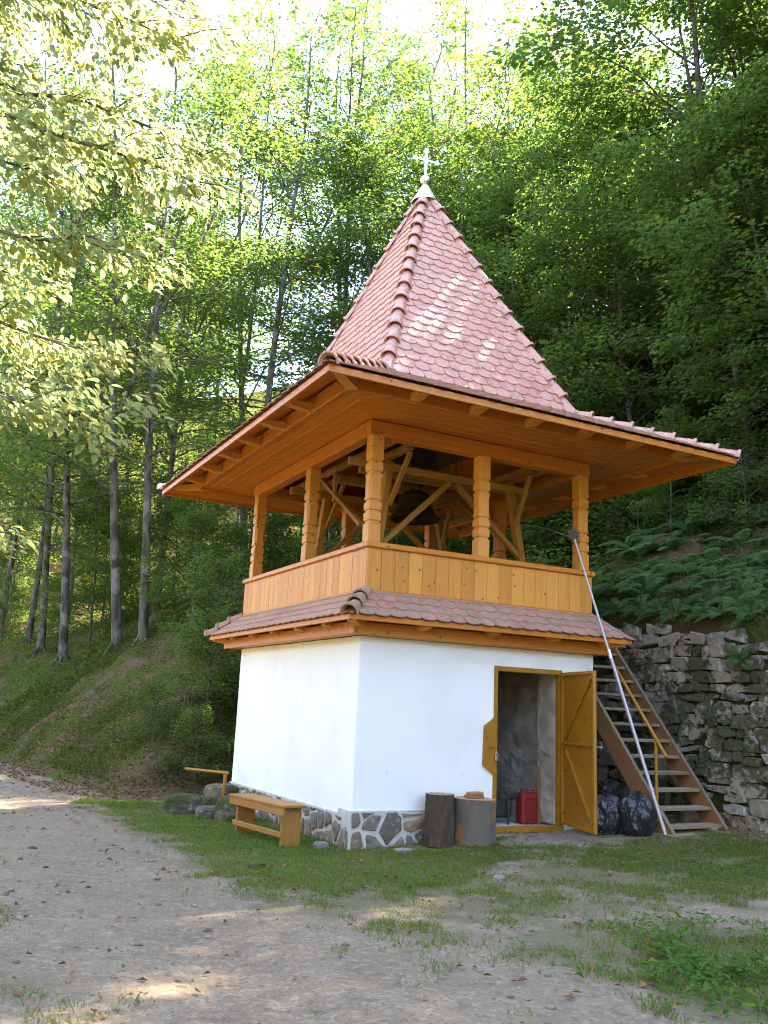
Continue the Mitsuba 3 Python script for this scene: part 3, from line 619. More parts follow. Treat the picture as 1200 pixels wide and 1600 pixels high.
bp = [(0.000, 4.660), (0.096, 4.656), (0.192, 4.628), (0.228, 4.572), (0.248, 4.468), (0.276, 4.372), (0.320, 4.300), (0.364, 4.260), (0.376, 4.228), (0.356, 4.220), (0.296, 4.292), (0.248, 4.372), (0.216, 4.532), (0.000, 4.596)]
put(f'{BL}__body', lathe(bp, 32, (.1, 0, 0)), 'bronze', smooth=40)
m = MB(); m.tube([(.1, -.1, 4.63), (.1, -.1, 4.74), (.1, .1, 4.74), (.1, .1, 4.63)], .025, 8); put(f'{BL}__crown_loop', m, 'dark_iron', smooth=40)
m = MB(); m.tube([(.1, 0, 4.55), (.1, 0, 4.24)], .014, 8); v, f = lathe(np.stack([.045 * np.cos(b), 4.23 + .05 * np.sin(b)], 1), 14, (.1, 0, 0)); m.add(v, f); put(f'{BL}__clapper', m, 'dark_iron', smooth=40)

# ------------------------------------------------------------------ stairs beside the tower
ST = thing('wooden_stair', 'steep open wooden stair with grey treads beside the white tower', 'stair')
S0, S1 = np.array([-2.95, .12]), np.array([-.62, 2.86]); sd = unit(S1 - S0)
for x in (2.06, 2.97):
    m = MB(); pr = [(-2.98, .14), (-2.83, .14)] 
    o2 = np.array([-sd[1], sd[0]])                                 # upper side
    a = S0 + o2 * .0; q = [S0 + o2 * .115, S0 + np.array([.0, -.06]) - o2 * .105 + sd * .03, S1 - o2 * .115, S1 + o2 * .115]
    k = rng.integers(0, 4000)
    m.prism([(x - .024, p[0], p[1]) for p in q], (.048, 0, 0), [((p - S0) @ sd, 10 * k + 5 + (p - S0) @ o2) for p in q])
    put(f'{ST}__stringer', m, 'brown_wood')
    m = MB(); m.bar((x, *(S0 + o2 * .119)), (x, *(S1 + o2 * .119)), .05, .008, (0, -1, 1), .002); put(f'{ST}__stringer_edge', m, 'grey_wood')
NT = 14
for i in range(NT):
    t = (i + .75) / NT; c = lerp(S0, S1, t)
    m = MB(); m.bar((2.086, c[0] - .01, c[1] + rng.normal(0, .003)), (2.944, c[0] - .01, c[1] + rng.normal(0, .003)), .22, .038, (0, 0, 1), .004); put(f'{ST}__tread', m, 'grey_wood')
m = MB(); m.box(1.72, 3.05, -.60, .5, 2.76, 2.80, .003, 0); put(f'{ST}__landing', m, 'grey_wood')
m = MB(); m.tube([(2.05, -2.95, 1.08), (2.05, -1.77, 2.54), (2.05, -1.55, 2.81)], .021, 10); put(f'{ST}__handrail', m, 'ochre_paint', smooth=40)
m = MB(); m.tube([(2.02, -2.80, .33), (2.02, -2.80, 1.20)], .021, 10); m.tube([(2.02, -2.80, 1.2), (2.05, -2.765, 1.29)], .012, 8); put(f'{ST}__rail_post', m, 'ochre_paint', smooth=40)

BR = thing('long_brush', 'long pale pole with a grey brush head leaning on the right gallery post', 'brush')
m = MB(); a, b_ = np.array([1.753, -3.20, .235]), np.array([1.318, -2.13, 3.80]); m.tube([a, lerp(a, b_, .58)], .021, 10); m.tube([lerp(a, b_, .575), b_], .016, 10); put(f'{BR}__pole', m, 'pole_metal', smooth=40)
m = MB(); m.tube([lerp(a, b_, .56), lerp(a, b_, .59)], .026, 10); put(f'{BR}__clamp', m, 'steel', smooth=40)
v, f = trimesh.creation.icosphere(3, 1.0).vertices, trimesh.creation.icosphere(3, 1.0).faces
hv = np.array(v) * .062 * (1 + .5 * (rng.random((len(v), 1)) - .3)) + b_ + unit(b_ - a) * .05; put(f'{BR}__head', (hv, f), 'bristle')

# ------------------------------------------------------------------ bench, logs, brick, things in the doorway, bags
BN = thing('bench', 'small ochre wooden bench standing against the left plinth', 'bench')
bc, bd = np.array([-2.36, -1.17]), unit((-.14, 1.0)); bs = np.array([bd[1], -bd[0]])       # bs points to the wall
B3 = lambda l, s, z: np.array([*(bc + bd * l + bs * s), z])
zg = 0.0
m = MB(); m.bar(B3(-.66, 0, .425), B3(.66, 0, .425), .29, .028, (0, 0, 1), .004); put(f'{BN}__seat', m, 'ochre_wood')
m = MB(); m.bar(B3(-.65, -.125, .37), B3(.65, -.125, .37), .026, .082, (0, 0, 1), .003); put(f'{BN}__apron', m, 'ochre_wood')
for l in (-.56, .50):
    m = MB(); m.bar(B3(l, .012, zg - .03), B3(l, .012, .410), .04, .235, (bs[0], bs[1], 0), .003); put(f'{BN}__leg', m, 'ochre_wood')
m = MB(); m.bar(B3(-.60, -.112, .13), B3(.56, -.112, .13), .03, .055, (0, 0, 1), .003); put(f'{BN}__stretcher', m, 'ochre_wood')
mat('ochre_wood', grain((.33, .155, .035), (.25, .105, .02), (.12, .05, .02), .2), .5, .4)

def log(name, label, x, y, z, r, h, mtl, seed, kx=1.0):
    t = thing(name, label, 'log'); rr = np.random.default_rng(seed); n, k = 36, 10
    a = np.arange(n) * 2 * np.pi / n
    prof = 1 + .05 * np.sin(2 * a + rr.random() * 6) + .035 * np.sin(3 * a + rr.random() * 6) + .02 * np.sin(7 * a)
    V = []
    for i in range(k):
        q = r * prof * (1 + (.025 if mtl == 'log_bark' else .006) * rr.normal(size=n)) * (1 + .06 * (1 - i / (k - 1)) ** 3)
        V.append(np.stack([x + kx * q * np.cos(a), y + q * np.sin(a), np.full(n, z + h * i / (k - 1))], 1))
    V = np.vstack(V); f = []
    for i in range(k - 1):
        for j in range(n): f.append([i * n + j, i * n + (j + 1) % n, (i + 1) * n + (j + 1) % n, (i + 1) * n + j])
    put(f'{t}__bark' if mtl == 'log_bark' else f'{t}__side', (V, np.array(f)), mtl, smooth=50)
    top = V[-n:] + (0, 0, .0); c = top.mean(0); E = np.vstack([top, [c + (0, 0, .006)]]); uv = np.column_stack([E[:, :2] - c[:2]])
    put(f'{t}__cut_end', (E, np.array([[i, (i + 1) % n, n] for i in range(n)]), uv), 'log_end', smooth=False)
    return t
log('log_stump', 'dark barked log stump standing left of the two by the wall', -.735, -2.30, .06, .165, .545, 'log_bark', 3)
log('log_stump', 'thicker bare grey log stump with rusty patches beside the doorway', -.315, -2.36, .06, .235, .50, 'bare_log', 5)
t = thing('wood_offcut', 'short reddish offcut lying on the thicker log stump', 'wood')
m = MB(); m.bar((-.43, -2.40, .583), (-.24, -2.37, .583), .13, .034, (0, 0, 1), .005); put(f'{t}__lower_piece', m, 'brown_wood')
m = MB(); m.bar((-.42, -2.41, .617), (-.25, -2.39, .622), .11, .028, (0.05, 0, 1), .005); put(f'{t}__upper_piece', m, 'brick')
JC = thing('jerrycan', 'red plastic jerrycan standing inside the open doorway', 'jerrycan')
def rounded_box(x0, x1, y0, y1, z0, z1, r, n=4):
    import manifold3d as mf
    s = mf.Manifold.sphere(r, 16); pts = [s.translate([x, y, z]) for x in (x0 + r, x1 - r) for y in (y0 + r, y1 - r) for z in (z0 + r, z1 - r)]
    g = mf.Manifold.batch_hull(pts).to_mesh(); return np.array(g.vert_properties[:, :3]), np.array(g.tri_verts)
put(f'{JC}__body', rounded_box(.83, 1.08, -1.72, -1.56, .17, .55, .035), 'red_plastic', smooth=50)
m = MB(); m.tube([(.95, -1.64, .54), (.95, -1.64, .575), (1.06, -1.64, .575), (1.06, -1.64, .54)], .013, 8); put(f'{JC}__handle', m, 'red_plastic', smooth=40)
m = MB(); m.tube([(.88, -1.64, .54), (.88, -1.64, .585)], .025, 12); put(f'{JC}__cap', m, 'dark_iron', smooth=40)
m = MB()
for z in (.24, .48): m.bar((.865, -1.722, z), (1.045, -1.722, z), .008, .014, (0, 0, 1), .002)
m.bar((.87, -1.722, .25), (.87, -1.722, .47), .008, .014, (1, 0, 0), .002); m.bar((1.04, -1.722, .25), (1.04, -1.722, .47), .008, .014, (1, 0, 0), .002)
put(f'{JC}__rib', m, 'red_plastic')
t = thing('wooden_stake', 'thin reddish stake standing against the inner door jamb', 'stake')
m = MB(); m.bar((1.085, -1.72, .17), (1.10, -1.68, .86), .035, .03, (0, 1, 0), .004); put(f'{t}__shaft', m, 'brown_wood')
MC = thing('motor_pump', 'black motor pump with tube handle in the dark doorway', 'machine')
m = MB(); m.add(*rounded_box(.42, .76, -1.62, -1.30, .24, .46, .05)); m.add(*lathe([(0, .0), (.10, .0), (.11, .03), (.10, .06), (0, .06)], 18) if False else rounded_box(.36, .5, -1.58, -1.36, .2, .38, .04)); put(f'{MC}__engine', m, 'dark_iron', smooth=40)
m = MB(); aa = np.linspace(0, math.pi, 9)
for y in (-1.66, -1.28): m.tube([(.38, y, .17), (.38, y, .52), (.42, y, .57), (.60, y, .57), (.65, y, .52), (.66, y, .17)], .016, 8)
m.tube([(.38, -1.66, .3), (.38, -1.28, .3)], .014, 8); put(f'{MC}__tube_frame', m, 'dark_iron', smooth=40)
m = MB(); m.tube([(.70, -1.62, .48), (.80, -1.62, .50), (.82, -1.50, .46)], .02, 8); put(f'{MC}__hose', m, 'black_plastic', smooth=40)

def bag(label, x, y, z, rx, ry, h, seed):
    t = thing('rubbish_bag', label, 'rubbish bag'); s = trimesh.creation.icosphere(5, 1.0); v = np.array(s.vertices); zz = v[:, 2]
    p = np.column_stack([v[:, 0] * rx, v[:, 1] * ry, (np.sign(zz) * np.abs(zz) ** .8 * .5 + .5) * h])
    k = np.arctan2(v[:, 1], v[:, 0]); wr = meshkit.fbm(np.column_stack([np.cos(k) * 3, np.sin(k) * 3, zz * 1.6 + 3]), 4, seed) - .5
    wr2 = np.abs(meshkit.fbm(np.column_stack([v[:, 0] * 5, v[:, 1] * 5, v[:, 2] * 2.5]), 4, seed + 9) - .5)
    p[:, :2] *= (1 + .5 * wr + .28 * wr2 - .10)[:, None] * (1.08 - .16 * (zz[:, None] > .75)); p[:, 2] = np.maximum(p[:, 2] * (1 + .3 * wr), 0)
    put(f'{t}__sack', (p + (x, y, z), s.faces), 'black_plastic', smooth=True)
    m = MB(); a = rng.normal(size=(7, 2)) * .04
    for q in a: m.prism([(x, y, z + h * .93), (x + q[0] - .015, y + q[1], z + h * 1.10), (x + q[0] + .02, y + q[1] + .01, z + h * 1.09)], (.002, .002, 0))
    put(f'{t}__knot', m, 'black_plastic')
bag('crumpled black rubbish bag just behind the open door leaf', 1.47, -2.50, .12, .22, .21, .48, 3)
bag('fuller shiny black rubbish bag under the wooden stair', 1.71, -2.80, .13, .23, .20, .50, 8)

GR = thing('pipe_rail', 'ochre pipe rail on one post by the mossy stones', 'railing')
m = MB(); m.tube([(-2.02, 1.45, -.05), (-2.0, 1.45, .50)], .024, 10); put(f'{GR}__post', m, 'ochre_paint', smooth=40)
m = MB(); m.tube([(-1.97, 1.42, .52), (-2.42, 2.02, .53)], .022, 10); put(f'{GR}__bar', m, 'ochre_paint', smooth=40)

def boulder(label, c, size, rot, seed, mtl='mossy_stone', name='stone_block', rough=.16, e=.55):
    t = thing(name, label, 'stone'); s = trimesh.creation.icosphere(3, 1.0); v = np.array(s.vertices)
    v = np.sign(v) * np.abs(v) ** e; v *= (1 + rough * (meshkit.fbm(v * 1.6 + seed * 7, 4, seed) - .5) * 2)[:, None]
    v *= np.array(size) / 2; r = math.radians(rot); R = np.array([[math.cos(r), -math.sin(r), 0], [math.sin(r), math.cos(r), 0], [0, 0, 1]])
    v = v @ R.T + np.array(c)
    put(f'{t}__rock', (v, s.faces, np.full((len(v), 2), seed + .5)), mtl, smooth=False)
boulder('long mossy stone block left of the pipe rail', (-2.60, 1.35, .10), (.52, .36, .30), -20, 2)
boulder('small squared stone in front of the pipe rail', (-2.42, .72, .06), (.36, .22, .20), -15, 3)
boulder('mossy rock with a sloping top left of the bench', (-2.18, .42, .13), (.44, .42, .38), 30, 5)
boulder('brown rock behind the pipe rail', (-1.92, 1.75, .15), (.50, .40, .40), 10, 6)
boulder('pale stone lying beside the right bench leg', (-2.0, -1.95, .03), (.17, .13, .10), 20, 9, 'pebble', 'loose_stone')
boulder('flat grey stone at the front corner of the plinth', (-1.25, -2.42, .03), (.20, .12, .06), 0, 12, 'pebble', 'loose_stone')
boulder('flat brown stone lying in the grass before the bench', (-3.05, -2.85, .02), (.16, .10, .07), 10, 14, 'mossy_stone', 'loose_stone')
boulder('grey stone lying on the path before the door', (-1.15, -4.05, .03), (.13, .10, .07), 40, 15, 'pebble', 'loose_stone')
t = thing('stair_plank', 'flat weathered plank lying at the foot of the stair', 'plank')
m = MB(); m.bar((2.75, -2.95, .24), (3.15, -2.72, .245), .14, .04, (0, 0, 1), .006); put(f'{t}__board', m, 'grey_wood')
t = thing('stair_plank', 'rough board sill under the left stair stringer', 'plank')
m = MB(); m.bar((1.95, -3.04, .18), (2.5, -3.04, .20), .16, .04, (0, 0, 1), .006); put(f'{t}__board', m, 'grey_wood')

# ------------------------------------------------------------------ dry stone retaining wall at the right
RW = thing('retaining_wall', 'rough grey stone retaining wall with moss behind the stair', 'stone wall')
WA, WB = np.array([3.00, 2.6]), np.array([3.42, -6.6]); wl = np.linalg.norm(WB - WA); wd = (WB - WA) / wl; wn = np.array([wd[1], -wd[0]])
if wn[0] > 0: wn = -wn
BAT = .16
def wall_pt(a, b, n):
    q = WA + wd * a + wn * (n - b * BAT / 2.7 - .0); return np.array([q[0], q[1], b - .05])
m = MB(); us = np.linspace(0, wl, 60)
V, f = [], []
for u in us:
    y = (WA + wd * u)[1]; zt = float(WALL_TOP(y)) - .06
    V += [wall_pt(u, -.1, -.03), wall_pt(u, zt, -.03), wall_pt(u, zt, -.45)]
for i in range(len(us) - 1):
    for k in (0, 1): f.append([3 * i + k, 3 * i + 3 + k, 3 * i + 4 + k, 3 * i + 1 + k])
m.add(np.array(V), f); put(f'{RW}__core', m, 'earth')
cells = []; wr_ = np.random.default_rng(33); zc_ = -.06
while zc_ < 2.95:                                                   # rough courses of unequal blocks, small pinnings between them
    hc = wr_.uniform(.10, .24); u = -wr_.uniform(0, .3)
    while u < wl:
        w_ = hc * wr_.uniform(.9, 2.3) if hc > .13 else wr_.uniform(.12, .40)
        split = wr_.random() < .22 and hc > .16
        for lo, hi in (((0, .55), (.57, 1.0)) if split else ((0, 1.0),)):
            g = .004; x0, x1, y0, y1 = u + g, u + w_ - g, zc_ + lo * hc + g, zc_ + hi * hc - g
            j = lambda: wr_.normal(0, .030); k_ = lambda: wr_.uniform(.15, .85)
            q = [(x0 + j(), y0 + j()), (lerp(x0, x1, k_()), y0 + j() * .6), (x1 + j(), y0 + j()), (x1 + j() * .5, lerp(y0, y1, k_())), (x1 + j(), y1 + j()), (lerp(x0, x1, k_()), y1 + j() * .6), (x0 + j(), y1 + j()), (x0 + j() * .5, lerp(y0, y1, k_()))]
            q = Polygon(q).buffer(-.004).convex_hull; c = np.array(q.exterior.coords)[:-1]
            if not q.exterior.is_ccw: c = c[::-1]
            y = (WA + wd * c[:, 0].mean())[1]
            if wr_.random() < .035 or c[:, 1].mean() > float(WALL_TOP(y)) + .02 + wr_.uniform(-.05, .08): continue
            cells.append((abs(y + 2.4), c))
        u += w_
    zc_ += hc
cells.sort(key=lambda q: q[0]); rest = MB()
for k, (_, c) in enumerate(cells):
    st = stone_mesh(c, wall_pt, rng.uniform(.035, .075), 700 + k, .10, True)
    if k < 299: put(f'{RW}__stone', st, 'wall_stone', smooth=False)
    else: rest.add(*st)
if rest.n: put(f'{RW}__far_stones', rest, 'wall_stone', kind='stuff')

# ------------------------------------------------------------------ leaves, trees
def leaf_quads(c, axis, nrm, ln, wd_, col, fold=.25, r=None):
    """folded leaf diamonds: 4 vertices, 2 triangles each"""
    n = len(c); axis = axis / (np.linalg.norm(axis, axis=1, keepdims=True) + 1e-9); s = np.cross(axis, nrm); s /= np.linalg.norm(s, axis=1, keepdims=True) + 1e-9
    u = np.cross(s, axis); ln = np.broadcast_to(ln, (n,))[:, None]; wd_ = np.broadcast_to(wd_, (n,))[:, None]
    b = c - axis * ln * .5; t = c + axis * ln * .5 - u * ln * .08; m_ = c - axis * ln * .05
    l = m_ + s * wd_ * .5 + u * wd_ * fold; rt = m_ - s * wd_ * .5 + u * wd_ * fold
    V = np.stack([b, l, t, rt], 1).reshape(-1, 3); k = np.arange(n)[:, None] * 4
    F = np.concatenate([k + [[0, 2, 1]], k + [[0, 3, 2]]], 1).reshape(-1, 3)
    return V, F, np.repeat(col, 4, 0)
def leaf_oval(c, axis, nrm, ln, wd_, col, fold=.18):
    """pointed oval leaves folded along the midrib: 8 vertices, 6 triangles each"""
    axis = axis / (np.linalg.norm(axis, axis=1, keepdims=True) + 1e-9); s = np.cross(axis, nrm); s /= np.linalg.norm(s, axis=1, keepdims=True) + 1e-9; u = np.cross(s, axis)
    ln, wd_ = ln[:, None], wd_[:, None]; P = lambda a, b: c + axis * ln * (a - .5) + s * wd_ * b + u * (wd_ * fold * abs(b) * 2 - ln * .18 * a * a)
    V = np.stack([P(0, 0), P(.22, .36), P(.52, .5), P(.80, .30), P(1, 0), P(.80, -.30), P(.52, -.5), P(.22, -.36)], 1).reshape(-1, 3); k = np.arange(len(c))[:, None] * 8
    F = np.concatenate([k + t for t in ([[0, 2, 1]], [[0, 3, 2]], [[0, 4, 3]], [[0, 5, 4]], [[0, 6, 5]], [[0, 7, 6]])], 1).reshape(-1, 3)
    return V, F, np.repeat(col, 8, 0)
def leaf_col(r, n, base, var=.3, yellow=.02):
    base = np.asarray(base); k = r.random((n, 1)); c = base * (1 - var / 2 + var * r.random((n, 1))) * (1 + .35 * (k - .5) * np.array([1.0, .25, -.6]))
    y = r.random(n) < yellow; c[y] = np.array([.28, .24, .04]) * (.7 + .5 * r.random((y.sum(), 1)))
    return np.clip(c, .004, .5)
GOLD = math.pi * (3 - math.sqrt(5))
def make_tree(seed, H, R, base, nleaf, ls, col, r0=.19, fork=None, lean=(0, 0), top=.35, droop=.25, limbs=44, flat=.35, side=5):
    r = np.random.default_rng(seed); wood = MB(); K = 14
    ts = np.linspace(0, 1, K); wob = np.cumsum(r.normal(0, .022 * H / 3, (K, 2)), 0) * ts[:, None]
    trunk = np.column_stack([wob[:, 0] + lean[0] * ts * H, wob[:, 1] + lean[1] * ts * H, ts * H - .35 * (ts == 0)])
    rad = r0 * (1 - .88 * ts ** .9); rad[0] *= 1.1
    wood.tube(trunk, rad, 12, cap=False)
    for a in np.arange(5) * 1.257 + r.random(5) * .6:                 # root flare
        d = np.array([math.cos(a), math.sin(a), 0]); l = r.uniform(1.5, 2.6) * r0
        wood.tube([trunk[0] + d * r0 * .55 + (0, 0, .35 + r0 * 2.6), trunk[0] + d * r0 * .95 + (0, 0, .35 + r0 * .9), trunk[0] + d * l + (0, 0, .28), trunk[0] + d * l * 1.5 + (0, 0, .1)], [r0 * .28, r0 * .36, r0 * .24, r0 * .08], 6, cap=False)
    axes = [(trunk, 0.0)]
    if fork:
        h0 = int(fork * (K - 1)); a0 = r.random() * 6.28
        for q in range(2):
            hq = min(h0 + q * 2, K - 4); n2 = K - hq; tt = np.linspace(0, 1, n2); a = a0 + q * 2.4 + r.normal(0, .3); sp = r.uniform(.13, .20) * H
            second = trunk[hq] + np.column_stack([np.cos(a) * sp * tt ** .8, np.sin(a) * sp * tt ** .8, tt * (H * r.uniform(.84, .96) - trunk[hq, 2])]) + np.column_stack([np.cumsum(r.normal(0, .10, (n2, 2)), 0) * tt[:, None], np.zeros(n2)])
            wood.tube(second, rad[hq] * r.uniform(.62, .78) * (1 - .85 * tt), 8, cap=False); axes.append((second, hq / (K - 1)))
    P, D, Wt = [], [], []
    for i in range(limbs):
        ax, f0 = axes[i % len(axes)] if i > limbs * .25 else axes[0]
        t = base + (1 - base) * (i + r.random()) / limbs; t = max(t, f0 + .03) if f0 else t
        q = (t - f0) / (1 - f0) if f0 else t
        q = min(q, .985); p0 = np.array([np.interp(q, np.linspace(0, 1, len(ax)), ax[:, k]) for k in range(3)])
        s = (t - base) / (1 - base); prof = (math.sin(math.pi * (.18 + .80 * s) ** .8)) ** .7 if s < 1 else .2
        L = R * max(.36, prof) * r.uniform(.65, 1.12); az = i * GOLD + r.normal(0, .35); el = math.radians(lerp(24, 58, s ** 1.2) + r.normal(0, 10))
        n = 6; tt = np.linspace(0, 1, n); d = np.array([math.cos(az), math.sin(az), 0.0])
        pts = p0 + L * (tt[:, None] * d * math.cos(el) + np.column_stack([np.zeros((n, 2)), tt * math.sin(el) - droop * tt ** 2]))
        pts[1:, :2] += np.cumsum(r.normal(0, .035 * L, (n - 1, 2)), 0)
        rl = max(.012, r0 * .34 * (1 - .75 * t)); wood.tube(pts, rl * (1 - .82 * tt), side, cap=False)
        nt = int(5 + 8 * L / R)
        for j in range(nt):
            q = .22 + .78 * (j + r.random()) / nt; pb = np.array([np.interp(q, tt, pts[:, k]) for k in range(3)])
            a2 = az + (1 if j % 2 else -1) * r.uniform(.4, 1.25); l2 = L * r.uniform(.16, .36) * (1.15 - .5 * q) + .15
            d2 = np.array([math.cos(a2), math.sin(a2), r.uniform(-.12, .35)]); pe = pb + d2 * l2; pe[2] -= .1 * l2
            if j % 2 == 0 or L > R * .6: wood.tube([pb, lerp(pb, pe, .5) + r.normal(0, .02, 3), pe], [rl * .3, rl * .2, .004], 3, cap=False)
            P.append(pb); D.append(pe - pb); Wt.append(l2 ** 1.2)
    for ax, _ in axes:                                                  # leafy shoots round the tips of the leaders
        for q in np.linspace(.70, 1, 16):
            pb = np.array([np.interp(q, np.linspace(0, 1, len(ax)), ax[:, k]) for k in range(3)]); a2 = r.random() * 6.28; l2 = R * r.uniform(.14, .32) * (1.25 - .6 * q)
            P.append(pb); D.append(np.array([math.cos(a2), math.sin(a2), r.uniform(.1, .9)]) * l2); Wt.append(l2 ** 1.2 * 1.3)
            wood.tube([pb, pb + D[-1]], [.012, .004], 3, cap=False)
    P, D, Wt = np.array(P), np.array(D), np.array(Wt); Wt = Wt * r.uniform(.25, 1.75, len(Wt)) ** 1.5; Wt /= Wt.sum()                   # full and thin sprays
    k = r.choice(len(P), nleaf, p=Wt); q = r.random(nleaf) ** .7 * 1.12
    L2 = np.linalg.norm(D[k], axis=1, keepdims=True); hz = np.cross(D[k], [0, 0, 1.0]); hz /= np.linalg.norm(hz, axis=1, keepdims=True) + 1e-9
    off = r.normal(0, 1, (nleaf, 1)) * (.10 + .26 * L2) * (1.1 - .4 * q[:, None])
    c = P[k] + D[k] * q[:, None] + hz * off + np.column_stack([np.zeros((nleaf, 2)), r.normal(0, .05 + flat * .12, nleaf) - .12 * np.abs(off[:, 0])])
    axis = D[k] / L2 + hz * np.sign(off) * r.uniform(.2, 1.2, (nleaf, 1)) + np.column_stack([np.zeros((nleaf, 2)), r.normal(-.15, .25, nleaf)])
    nr = np.column_stack([r.normal(0, flat, (nleaf, 2)), np.ones(nleaf)])
    sz = ls * r.uniform(.75, 1.25, nleaf)
    V, F, C = leaf_quads(c, axis, nr, sz, sz * .66, leaf_col(r, nleaf, col))
    return wood, (V, F), C
def tree_kind(key, **k):
    w, crown, C = make_tree(**k); wv, wf, _ = w.mesh()
    scene[key] = {'type': 'shapegroup', 'trunk': mikit.ply((wv, wf), 'bark', smooth=True), 'crown': mikit.ply(crown, 'leaf', color=C)}
BEECH, DARK, YELL = (.130, .212, .040), (.126, .210, .042), (.160, .230, .040)
tree_kind('kind_tall_a', seed=1, H=21, R=5.0, base=.20, nleaf=9500, ls=.150, col=BEECH, r0=.14, fork=.36, limbs=50)
tree_kind('kind_tall_b', seed=2, H=23, R=5.2, base=.22, nleaf=9500, ls=.150, col=BEECH, r0=.15, fork=.5, limbs=50)
tree_kind('kind_tall_c', seed=3, H=20, R=4.8, base=.16, nleaf=9000, ls=.150, col=YELL, r0=.115, fork=.35, limbs=48)
tree_kind('kind_full_a', seed=4, H=13, R=3.9, base=.06, nleaf=24000, ls=.125, col=DARK, r0=.10, limbs=58, droop=.35)
tree_kind('kind_full_b', seed=5, H=15, R=4.2, base=.08, nleaf=25000, ls=.125, col=DARK, r0=.11, limbs=58, fork=.5, droop=.3)
tree_kind('kind_sapling', seed=6, H=5.0, R=1.9, base=.08, nleaf=6500, ls=.105, col=BEECH, r0=.045, limbs=34, droop=.3)
tree_kind('kind_bush', seed=7, H=2.0, R=1.25, base=.02, nleaf=3600, ls=.085, col=DARK, r0=.03, limbs=30, droop=.25)
tree_kind('kind_thicket', seed=8, H=6.5, R=2.9, base=.03, nleaf=15000, ls=.115, col=DARK, r0=.05, limbs=44, droop=.3)
def plant(name, kind, x, y, label, cat, s=1.0, rot=None, group=None, sx=1.0, tilt=(0, 0), dz=0.0):
    t = thing(name, label, cat, group); rot = rng.random() * 360 if rot is None else rot
    scene[t] = {'type': 'instance', 'group': {'type': 'ref', 'id': kind}, 'to_world': T().translate([x, y, float(height(x, y)) + dz]).rotate([0, 1, 0], tilt[0]).rotate([1, 0, 0], tilt[1]).rotate([0, 0, 1], rot).scale([s * sx, s * sx, s])}
    return t

# trees that can be told apart by their trunks at the left, then the forest
TREES = [  # x, y, kind, scale, rot, tilt, label
    (-1.28, 13.62, 'kind_tall_a', .95, 200, (-7, 2), 'grey beech with forked sunlit trunk leaning left above the bank crest'),
    (-.87, 12.44, 'kind_tall_b', .84, 40, (-5, 1), 'straight grey beech with a stubby foot, next right of the forked sunlit one'),
    (-2.19, 16.57, 'kind_tall_a', .92, 80, (-5, 0), 'forked beech with dim trunk and foot hidden in bank greenery'),
    (-2.23, 21.64, 'kind_tall_b', .90, 150, (-3, 0), 'pale sunlit trunk with a swollen foot near the left picture edge'),
    (-2.35, 24.6, 'kind_tall_c', 1.05, 20, (0, 0), 'dark slim trunk close behind the pale swollen one'),
    (-2.75, 32.0, 'kind_tall_b', 1.0, 260, (2, 0), 'dark trunk cut by the left picture edge'),
    (-.35, 29.5, 'kind_tall_c', 1.1, 310, (0, 1), 'dark thin trunk standing behind the dim forked beech'),
    (2.2, 31.0, 'kind_tall_c', 1.1, 100, (-4, 0), 'slanting thin trunk between the two nearest beeches'),
    (3.18, 28.26, 'kind_tall_c', 1.05, 170, (0, 0), 'slim dark trunk below the left roof corner'),
    (3.0, 15.7, 'kind_tall_b', 1.0, 75, (1, 0), 'tall dark trunk rising behind the left gallery posts'),
    (7.3, 19.2, 'kind_tall_b', 1.08, 300, (0, 0), 'tall many branched beech rising behind the steep roof'),
    (9.9, 17.2, 'kind_tall_a', 1.05, 140, (0, 0), 'leafy beech standing straight behind the roof cross'),
    (1.3, 20.5, 'kind_tall_a', 1.0, 10, (0, 0), 'leafy beech left of the tall dark trunk behind the gallery')]
placed = []
for x, y, kd, s, rot, tl, lab in TREES:
    plant('beech_tree', kd, x, y, lab, 'tree', s, rot, tilt=tl); placed.append((x, y))
plant('sapling', 'kind_sapling', -.05, 10.9, 'thin young tree on the bank crest beside the white wall', 'tree', .8, 30)
plant('sapling', 'kind_sapling', 6.6, 4.2, 'lighter green young tree in front of the dark forest right of the roof', 'tree', 1.35, 120)
placed += [(-.05, 10.9), (6.6, 4.2)]
def scatter(n, x0, x1, y0, y1, gap, ok=lambda x, y: True, seed=0, tries=6000):
    r = np.random.default_rng(seed); out = []
    for _ in range(tries):
        if len(out) >= n: break
        x, y = r.uniform(x0, x1), r.uniform(y0, y1)
        if ok(x, y) and all((x - a) ** 2 + (y - b) ** 2 > gap * gap for a, b in placed + out): out.append((x, y))
    placed.extend(out); return out, r
TANL, TANR = math.tan(math.radians(2.0)), math.tan(math.radians(37))
inview = lambda x, y, mg=3.0: x > EYE[0] + (y - EYE[1]) * TANL - mg and x < EYE[0] + (y - EYE[1]) * TANR + mg
pts, r = scatter(40, -5, 22, 17, 70, 4.2, lambda x, y: inview(x, y, 2.0) and toe_dist(x, y)[0] > 2.2 and ((y < 28 and x > 1.5) or (y > 44 and x < 12) or (28 < y < 44 and x < 1.0)), 5)
for x, y in pts:
    plant('forest_tree', ['kind_tall_a', 'kind_tall_b', 'kind_tall_c'][r.integers(3)], x, y, 'slim green forest tree on the slope behind the tower and beyond', 'tree', r.uniform(1.0, 1.35), group='forest trees behind the tower', tilt=(r.normal(0, 2), r.normal(0, 2)))
pts, r = scatter(62, 8.0, 32, -11, 16, 2.9, lambda x, y: toe_dist(x, y)[0] > 6.2, 6)
for x, y in pts:
    plant('hillside_tree', ['kind_full_a', 'kind_full_b'][r.integers(2)], x, y, 'dense dark green tree on the steep shaded hillside at the right', 'tree', r.uniform(1.0, 1.3), group='dark trees on the right hillside', tilt=(-6 + r.normal(0, 3), r.normal(0, 3)))
